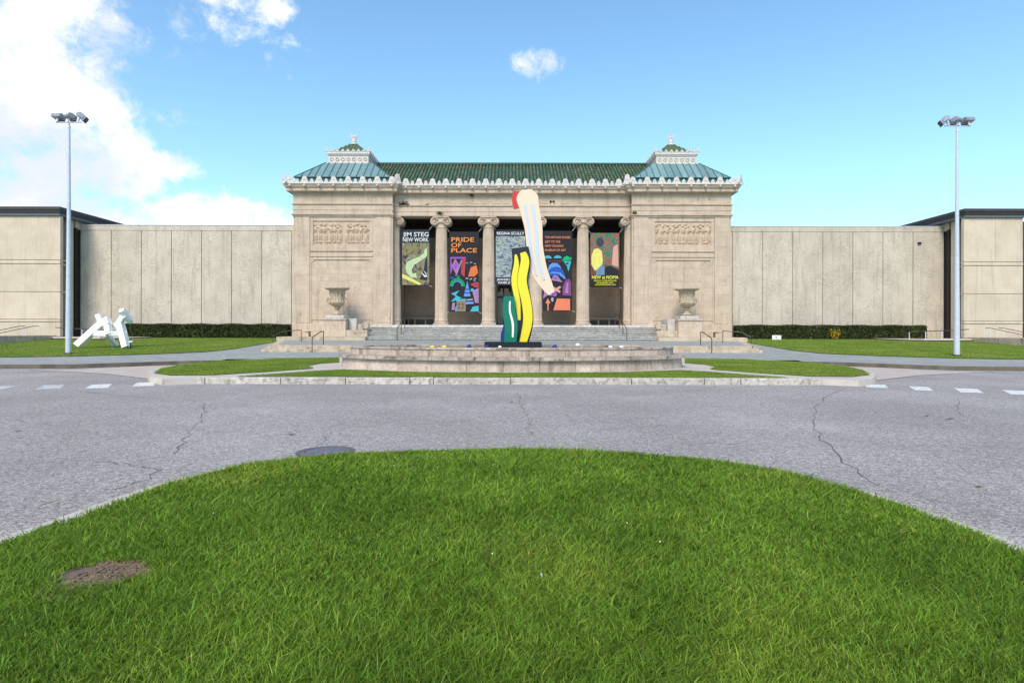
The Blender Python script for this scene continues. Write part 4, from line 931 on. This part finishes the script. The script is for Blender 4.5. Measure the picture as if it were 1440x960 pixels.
shape(b5, [(830,386.5),(870.5,386.5),(870.5,403),(830,403)], 'black')
txt(b5,'NEW at NOMA',832,869.5,391.8,4.6,'yellow',.018)
for s_, a_, b_, y_ in (('RECENT ACQUISITIONS',835,866.5,395.4),('IN MODERN AND',839,862,398.2),('CONTEMPORARY ART',836.5,866,401)): txt(b5, s_, a_, b_, y_, 1.9, 'yellow', .01)

# ================================================================= WINGS AND END BLOCKS
WD = 46.6
for s in (-1, 1):
    sd_ = 'left' if s < 0 else 'right'
    wg = thing('museum_wing', (s*26.7, WD, 1), 'long windowless beige concrete wing of tall panels on the %s of the museum' % sd_, 'building wing', 'modern wings of the museum')
    bx('backing_wall', s*17.74, s*35.4, WD+.06, 62, .9, 10.1, M['wing_dark'], wg)
    ex = [17.80, 18.06]+[18.06+2.464*i for i in range(1, 8)]; ex[-1] = 35.38
    for a0, a1 in zip(ex, ex[1:]): bx('wall_panel', s*(a0+.022), s*(a1-.022), WD, WD+.1, .95, 9.83, M['wing'], wg, bevel=.012)
    bx('coping', s*17.74, s*35.42, WD-.01, WD+.5, 9.85, 10.26, M['wing'], wg, bevel=.01); bx('coping_flashing', s*17.74, s*35.44, WD-.04, WD+.55, 10.265, 10.32, M['galv_w'], wg)
    if s > 0: bx('wall_light', 33.2, 33.45, WD-.12, WD-.001, 8.85, 9.0, M['black'], wg)
    eb = thing('end_pavilion', (s*37.5, 44, 1), 'taller beige concrete block with dark flat roof closing the %s end of the museum' % sd_, 'building', 'end blocks of the museum')
    XI, XO = 34.95, (39.5 if s > 0 else 41.2)
    bx('core', s*(XI+.75), s*XO, 44.3, 62, .2, 10.6, M['block_shade'], eb)
    for z0, z1, nm in ((1.2,2.28,'base_panel'),(2.32,2.50,'base_band'),(2.53,4.62,'wall_panel'),(4.65,6.78,'wall_panel'),(6.82,7.08,'band_panel'),(7.12,10.5,'wall_panel')):
        for a0, a1 in (((XI, XI+2.42), (XI+2.435, XO)) if z0 > 7.1 and s > 0 else ((XI, XO),)):
            bx(nm, s*a0, s*a1, 44.0 if 'band' not in nm else 43.97, 44.29, z0, z1, M['block'], eb, bevel=.012)
    bx('pier', s*(XI+.45), s*(XI+.74), 45.35, 45.9, .9, 10.55, M['block'], eb); 
    for z in (4.64, 6.8, 7.1): bx('reveal_band', s*(XI+.55), s*(XI+.745), 44.32, 45.34, z, z+.12, M['block'], eb)
    bx('downpipe_panel', s*35.45, s*(XI+.95), 46.15, 46.55, .9, 9.9, M['bronze'], eb); bx('rain_hopper', s*35.25, s*35.9, 45.98, 46.14, 9.55, 9.95, M['bronze'], eb)
    bx('upper_side_wall', s*(XI+.45), s*(XI+.74), 46.12, 54, 9.9, 10.6, M['block'], eb)
    bx('roof_soffit', s*(XI-.05), s*(XO+.1), 43.85, 51.4, 10.51, 10.72, M['fasc_l'], eb)
    bx('roof_fascia', s*(XI-.12), s*(XO+.3), 43.78, 51.5, 10.725, 10.93, M['bronze'], eb); bx('roof_edge', s*(XI-.16), s*(XO+.34), 43.74, 51.54, 10.935, 11.17, M['fascia'], eb)
    bx('dark_window_strip', s*(XO+.01), s*(XO+1.3), 45.0, 61, .3, 10.4, M['glass'], eb); bx('return_wall', s*(XO+1.31), s*(XO+14), 45.2, 60, .3, 10.5, M['block'], eb)
    # retaining wall and stair
    rw = thing('retaining_wall', (s*35.2, 40, .5), 'low stained concrete wall beside the %s end steps' % sd_, 'wall', 'low walls at the end steps')
    for i in range(3): bx('wall_section', s*35.15, s*35.45, 35.5+2.8*i+.01, 38.3+2.8*i-.01, .2, 1.28-.0*i, M['basin'], rw, bevel=.02)
    bx('wall_return', s*35.46, s*39.5, 43.3, 43.55, .3, 1.26, M['basin'], rw); bx('stair_floor', s*35.46, s*45, 35.5, 43.29, .1, .35, M['path'], rw)
    for i, xx in enumerate((36.0, 37.0)):
        rail('stair_handrail', [[(s*(xx+1.5),41.0,1.33),(s*xx,42.8,1.98),(s*(xx-.3),42.9,1.99)]], [(s*xx,42.8,.9,1.97),(s*(xx-.3),43.0,1.0,1.98)], .025, M['rail'], 'sloping pale-posted handrail at the %s end steps, %s' % (sd_, ('nearer the museum','farther from the museum')[i]), 'handrails of the end steps', M['galv_w'])
    ps = [(s*(34.2-1.25*i), 43.6-.0*i, h(43.6)+.05, h(43.6)+.82-.05*i) for i in range(4)]
    rail('ramp_railing', [[(s*35.0,43.6,h(43.6)+.92)]+[(p_[0],p_[1],p_[3]+.03) for p_ in ps]], ps, .03, M['rail'], 'low railing with pale posts along the ramp below the %s wing' % sd_, 'ramp railings', M['galv_w'])

# hedges
def leafcloud(name, X, Y, Z, size, m, parent, seed_, nrm=None):
    g = np.random.default_rng(seed_); n = len(X); a = g.normal(size=(n,3)); a /= np.linalg.norm(a, axis=1)[:,None]
    b_ = np.cross(a, g.normal(size=(n,3))); b_ /= np.linalg.norm(b_, axis=1)[:,None]; s_ = size*g.uniform(.6, 1.3, n)[:,None]; P = np.stack([X,Y,Z],1)
    V = np.stack([P-a*s_, P-b_*s_*.5, P+a*s_, P+b_*s_*.5], 1).astype(np.float32)
    me = bpy.data.meshes.new(name); me.vertices.add(n*4); me.vertices.foreach_set('co', V.reshape(-1)); me.loops.add(n*4); me.loops.foreach_set('vertex_index', np.arange(n*4, dtype=np.int32))
    me.polygons.add(n); me.polygons.foreach_set('loop_start', np.arange(0, n*4, 4, dtype=np.int32)); me.update(calc_edges=True)
    k = g.uniform(.3, 2.4, n); c = np.ones((n,4,4), np.float32); c[...,:3] = k[:,None,None]; at = me.color_attributes.new('var','FLOAT_COLOR','POINT'); at.data.foreach_set('color', c.reshape(-1))
    me.materials.append(m); o = bpy.data.objects.new(name, me); col.objects.link(o)
    if parent: o.parent = parent; o.matrix_parent_inverse = Matrix.Translation(parent.location).inverted()
    return o
for s in (-1, 1):
    x0, x1 = 18.0, (33.2 if s > 0 else 31.2); y0, y1, z0, z1 = 45.5, 46.5, 1.0, 2.15
    hd = thing('hedge', (s*25, 46, 1.05), 'long dark clipped hedge along the foot of the %s wing' % ('left' if s < 0 else 'right'), 'hedge', 'clipped hedges')
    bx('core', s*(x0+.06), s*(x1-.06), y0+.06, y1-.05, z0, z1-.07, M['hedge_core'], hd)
    g = np.random.default_rng(70+s); n = 26000; fx = g.uniform(x0, x1, n); fr = g.random(n); top = fr < .3
    Yc = np.where(top, g.uniform(y0, y1, n), y0+g.uniform(-.03,.06,n)); Zc = np.where(top, z1+g.uniform(-.08,.05,n)+.03*np.sin(fx*2.3), g.uniform(z0, z1, n))
    leafcloud('foliage', s*fx, Yc, Zc, .06, M['hedge'], hd, 80+s)['kind'] = 'stuff'
g = np.random.default_rng(6); n = 260; yx, yz = PX(1178, 45.2), PZ(468.5, 45.2)
ys = thing('golden_shrub', (yx, 45.35, 1.05), 'small golden-leaved shoots growing out of the right hedge', 'plant')
leafcloud('foliage', yx+g.normal(0,.22,n)-.1, 45.4+g.normal(0,.06,n), yz+g.normal(0,.22,n), .07, M['gold'], ys, 61)
MB().tube([(yx,45.42,1.05),(yx+.05,45.4,1.7)], .015, 5).build('stem', M['straw'], ys)
sg = thing('lawn_sign', (PX(1092,44.6), 44.6, 1.03), 'small white square notice board on the lawn before the right hedge', 'sign')
X0, X1, Z0, Z1 = PX(1086,44.6), PX(1098.5,44.6), PZ(479.5,44.6), PZ(470.5,44.6)
bx('board', X0, X1, 44.6, 44.63, Z0, Z1, M['s_whitep'], sg); bx('print', X0+.26, X0+.36, 44.594, 44.598, Z1-.2, Z1-.1, M['p_black'], sg); bx('print', X0+.14, X1-.14, 44.594, 44.598, Z0+.2, Z0+.22, M['p_grey'], sg); bx('print', X0+.12, X1-.12, 44.594, 44.598, Z0+.12, Z0+.14, M['p_grey'], sg)
for x in (X0+.05, X1-.05): bx('leg', x-.02, x+.02, 44.635, 44.66, .9, Z0+.2, M['galv'], sg)

# weeds on the entablature
for px, py, d, r_, n_, lb in [(567.5,287,46.5,.20,150,'dark weed tuft rooted on the entablature beside the left pavilion'),(618,299.5,46.5,.12,80,'small dark weed on the architrave above the second column from the left'),(663,275,46.4,.09,50,'small dark weed under the cornice left of the tall sculpture'),(600.5,288,46.5,.05,20,'tiny dark weed on the moulding above the first bay'),(892.5,299.5,45.95,.11,60,'small dark weed on the inner corner of the right pavilion')]:
    x, z = PX(px, d), PZ(py, d); g = np.random.default_rng(int(px))
    o = thing('weed_tuft', (x, d, z), lb, 'weed', 'weeds growing on the museum front')
    leafcloud('foliage', x+g.normal(0,r_,n_), d-.02+g.normal(0,r_*.3,n_), z+g.normal(0,r_*.5,n_), .07, M['weed'], o, int(px))
    MB().tube([(x,d+.06,z-.03),(x,d-.05,z+.05)], .012, 5).build('stem', M['straw'], o)

# ================================================================= FOUNTAIN
FC = (0, 24.35); ft = thing('fountain_basin', (0, FC[1], .18), 'wide low oval two-tiered stone fountain basin in front of the steps', 'fountain')
def ring_seg(rx0, ry0, rx1, ry1, a0, a1, z0, z1, n_=5, batter=0):
    mb = MB(); rs = []
    for i in range(n_+1):
        a_ = a0+(a1-a0)*i/n_; c_, s_ = math.cos(a_), math.sin(a_)
        rs.append([(FC[0]+(rx0+batter)*c_, FC[1]+(ry0+batter)*s_, z0),(FC[0]+rx0*c_, FC[1]+ry0*s_, z1),(FC[0]+rx1*c_, FC[1]+ry1*s_, z1),(FC[0]+rx1*c_, FC[1]+ry1*s_, z0)])
    return mb.rings(rs)
def course(name, rx, ry, th, z0, z1, n_, m, off=0, batter=0):
    # equal-length stones round the oval
    A_ = np.linspace(0, 2*math.pi, 721); d_ = np.hypot(rx*np.sin(A_), ry*np.cos(A_)); L_ = np.concatenate([[0], np.cumsum((d_[1:]+d_[:-1])/2)]); L_ /= L_[-1]
    an = [float(np.interp((i/n_+off) % 1, L_, A_))+(2*math.pi if (i/n_+off) >= 1 else 0) for i in range(n_+1)]
    for i in range(n_):
        a0, a1 = an[i]+.0012, an[i+1]-.0012
        if a1 < a0: a1 += 2*math.pi
        ring_seg(rx, ry, rx-th, ry-th, a0, a1, z0, z1, 5, batter).build(name, m, ft)
course('lower_stone', 7.18, 3.55, .5, .10, .60, 26, M['basin'], .01, .05)
course('ledge_stone', 7.34, 3.71, .72, .603, .735, 22, M['basin_l'], .03)
course('upper_stone', 6.84, 3.2, .45, .738, .985, 24, M['basin'], .02)
course('rim_stone', 6.88, 3.24, .55, .988, 1.06, 22, M['basin_l'], .0)
MB().prism([(FC[0]+6.35*math.cos(a_), FC[1]+2.75*math.sin(a_)) for a_ in np.linspace(0, 2*math.pi, 49)[:-1]], .6, .985).build('water', M['water'], ft)
apr = MB().prism([(FC[0]+7.5*math.cos(a_), FC[1]+3.85*math.sin(a_)) for a_ in np.linspace(0, 2*math.pi, 65)[:-1]], .1, .195).build('footing', M['path'], ft)
for px, py, mk, r_, lb in [(608,484.5,'s_yellow',.10,'yellow glass float, left one of the pair on the water'),(625,484.8,'s_yellow',.10,'yellow glass float, right one of the pair on the dark water'),(659.5,485,'s_blue',.12,'dark blue glass float on the water between the yellow pair and the sculpture'),(685,485.8,'s_blue',.11,'dark blue glass float just before the left end of the black plinth'),
                       (703,488,'s_whitep',.085,'small white glass float before the black plinth'),(780,485.5,'s_blue',.12,'dark blue glass float right of the black plinth'),(812.5,481,'s_whitep',.11,'pale pink glass float on a yellow stalk right of the black plinth'),(858.5,486,'s_whitep',.10,'white glass float, left of the two at the right of the basin'),(874,485.5,'s_whitep',.10,'white glass float, right of the two at the right of the basin')]:
    d = 23.2; x, z = PX(px, d), .985+r_*(1.25 if px in (812.5,) else .55)
    r_ *= .85
    t_ = thing('glass_float', (x, d, .98), lb, 'float', 'glass floats in the fountain')
    MB().lathe([(max(.001, r_*(1.35 if mk == 's_yellow' else 1)*math.cos(a_)), z+r_*math.sin(a_)*(.6 if mk == 's_yellow' else .85)) for a_ in np.linspace(-math.pi/2, math.pi/2, 9)], x, d, 14).build('ball', M[mk], t_, True)
    if px in (812.5, 608, 625): MB().tube([(x+.15,d,.985),(x+.04,d,1.05),(x,d,z)], .015, 5).build('stalk', M['s_yellow'], t_)
    elif px in (858.5, 874): MB().lathe([(.04,z+r_*.8),(.045,z+r_*.95),(.001,z+r_)], x, d, 8).build('knob', M['p_purple'], t_)

# ================================================================= TALL PAINTED SCULPTURE (plain generic planks)
SD = 24.2
ts = thing('painted_sculpture', (0, SD, 1.0), 'tall abstract sculpture of cream, yellow and green painted planks standing in the fountain', 'sculpture')
pl_ = bx('plinth', PX(682,SD), PX(761,SD), SD-.55, SD+.6, .97, 1.235, M['black'], ts, bevel=.02)
bx('inset_rail', PX(704,SD), PX(742,SD), SD-.56, SD-.552, 1.0, 1.04, M['bronze'], pl_)
def ribbon(cl, wds, y0, th, m, name='plank', sub=8):
    """smooth plank from centre-line pixels and widths"""
    P = [(PX(a_, SD), PZ(b_, SD), w__*SD/F) for (a_, b_), w__ in zip(cl, wds)]; o_ = []
    for i in range(len(P)-1):
        p0, p1, p2, p3 = P[max(i-1,0)], P[i], P[i+1], P[min(i+2,len(P)-1)]
        for j in range(sub):
            t_ = j/sub; o_.append(tuple(.5*((2*b_)+(-a_+c_)*t_+(2*a_-5*b_+4*c_-d_)*t_*t_+(-a_+3*b_-3*c_+d_)*t_**3) for a_, b_, c_, d_ in zip(p0,p1,p2,p3)))
    o_.append(P[-1]); L = []; Rr = []
    for i, (x, z, w__) in enumerate(o_):
        x1, z1, _ = o_[min(i+1,len(o_)-1)]; x0, z0, _ = o_[max(i-1,0)]; dx, dz = x1-x0, z1-z0; l = math.hypot(dx, dz) or 1
        L.append((x-dz/l*w__/2, z+dx/l*w__/2)); Rr.append((x+dz/l*w__/2, z-dx/l*w__/2))
    mb = MB(); mb.rings([[(a_[0],y0,a_[1]),(b_[0],y0,b_[1]),(b_[0],y0+th,b_[1]),(a_[0],y0+th,a_[1])] for a_, b_ in zip(L, Rr)])
    return mb.build(name, m, ts, bevel=0)
ribbon([(732,483),(737,452),(735,425),(730,395),(733,368),(731,348)], [22,26,25,25,26,24], SD+.0, .14, M['s_blackp'])
ribbon([(735,483),(742,452),(740,425),(734,395),(738,368),(735,355)], [10,13,13,13,12,8], SD-.05, .045, M['s_yellow'])
ribbon([(730,450),(728,425),(723,395),(726,372),(725,358)], [4,7,8,7,3], SD-.05, .045, M['s_yellow'])
ribbon([(717,483),(719,460),(716,438),(716,417)], [17,18,18,15], SD-.32, .12, M['s_green'])
ribbon([(721,474),(721,455),(717,438),(717,424)], [2.5,3,2.5,2], SD-.345, .02, M['s_whitep'])
ribbon([(708,483),(708,470),(711,455)], [7,7,4], SD-.18, .08, M['s_blue'])
ribbon([(776,412),(770,402),(758,378),(752,345),(750,318),(744,290),(741,275),(740,265)], [9,16,23,23,25,28,30,14], SD+.17, .14, M['s_cream'])
ribbon([(765,393),(757,362),(754,325),(748,285)], [4,5,4.5,5], SD+.145, .02, M['s_sblue'])
ribbon([(755,387),(747,356),(743,320),(738,287)], [3,4,3.5,4], SD+.145, .02, M['s_sblue'])
ribbon([(729,291),(727,279),(728,267)], [14,15,12], SD+.22, .1, M['s_red'])
for xx in (731, 738): MB().tube([(PX(xx,SD),SD+.12,2.2),(PX(xx+8,SD),SD+.24,4.4)], .03, 6).build('brace', M['galv'], ts)

# ================================================================= WHITE BEAM SCULPTURE
t_ = thing('beam_sculpture', (PX(150,36), 36, .5), 'white sculpture of crossed square steel beams on the left lawn', 'sculpture')
WB = 36.0
def wp(x, y, dy=0): return (PX(100+x/10.667, WB), WB+dy, PZ(420+y/10.667, WB))
for a0, a1, w__ in [((222,715,-.75),(462,395,-.1),0.37),((428,248,-.1),(505,420,-.1),0.32),((462,395,-.1),(575,425,.1),0.29),((620,412,.1),(740,412,0),0.29),((390,532,-.3),(615,532,-.42),0.32),((640,532,-.42),(825,530,.1),0.29),
                ((868,738,-.25),(735,385,0),0.37),((700,415,0),(800,275,-.1),0.31),((795,270,-.1),(838,345,.45),0.32),((800,185,-.3),(822,262,.1),0.31),((552,310,-.15),(612,415,-.35),0.35),((612,410,-.35),(640,545,-.42),0.32),((430,560,.6),(480,720,1.2),0.29)]:
    MB().beam(wp(*a0), wp(*a1), w__).build('beam', M['wpaint'], t_, bevel=.01)
x, y = PX(183.5, 35.2), 35.2
t_ = thing('label_stand', (x, y, .5), 'small dark label stand at the right foot of the white beam sculpture', 'sign stand'); MB().tube([(x,y,.45),(x,y,.93)], .035, 8).build('post', M['black'], t_)
MB().rings([[(x-.13,y-.1,.93),(x+.13,y-.1,.93),(x+.13,y+.1,1.0),(x-.13,y+.1,1.0)],[(x-.13,y-.1,.955),(x+.13,y-.1,.955),(x+.13,y+.1,1.025),(x-.13,y+.1,1.025)]]).build('plate', M['galv_w'], t_)

# ================================================================= FLOODLIGHT POLES
hb_ = MB(); rs = []
for x in (-.26, -.24, .24, .26):
    k_ = .9 if abs(x) > .25 else 1; rs.append([(x, .17*math.cos(a_)*k_*(1.2), .02+.17*math.sin(a_)*k_) for a_ in np.linspace(-.6, math.pi+.6, 12)])
hb_.rings(rs); hb_.box(-.23,.23,-.26,-.12,-.13,.15); HB = hb_.mesh('housing', M['lamp_body'], True)
HL = MB().box(-.21,.21,-.285,-.262,-.12,.13).mesh('lamp_glass', M['lens']); HY = MB().box(-.05,.05,-.03,.03,-.30,-.08).mesh('bracket', M['galv_w']); HV = MB().box(-.25,.25,-.29,-.2,-.16,-.131).mesh('visor', M['black'])
for s, bxp, byp in ((-1, 96.5, 497), (1, 1345.5, 500)):
    d = 31.6; x = PX(bxp, d); zb = h(d)+.01; zt_ = PZ(173.5 if s < 0 else 176, d) - .0
    lp = thing('floodlight_pole', (x, d, zb), 'tall grey steel pole with three floodlights standing on the %s lawn' % ('left' if s < 0 else 'right'), 'floodlight', 'floodlight poles')
    MB().lathe([(.22,zb-.05),(.22,zb+.05),(.16,zb+.07)], x, d, 16).build('base_plate', M['bronze'], lp)
    MB().lathe([(.145,zb+.071),(.14,zb+1.5),(.105,zb+6),(.062,zt_-.3),(.05,zt_)], x, d, 20).build('pole', M['galv'], lp, True)
    MB().lathe([(.075,zt_-.32),(.075,zt_-.22)], x, d, 12).build('collar', M['galv_w'], lp)
    MB().tube([(x-.72,d,zt_),(x+.72,d,zt_)], .03, 6).build('crossbar', M['galv'], lp)
    for i, (ox, rz, ry) in enumerate([(-.62,R(176),R(14)),(.02,R(148),R(14)),(.68,R(112),R(34))] if s < 0 else [(.62,R(-176),R(14)),(-.02,R(-148),R(14)),(-.68,R(-112),R(34))]):
        hl = inst('floodlight', HB, (x+ox, d, zt_+.30), lp, rz=rz); hl.rotation_euler.x = ry
        for me_, nm in ((HL,'lamp_glass'),(HY,'bracket'),(HV,'visor')):
            c_ = bpy.data.objects.new(nm, me_); col.objects.link(c_); c_.parent = hl
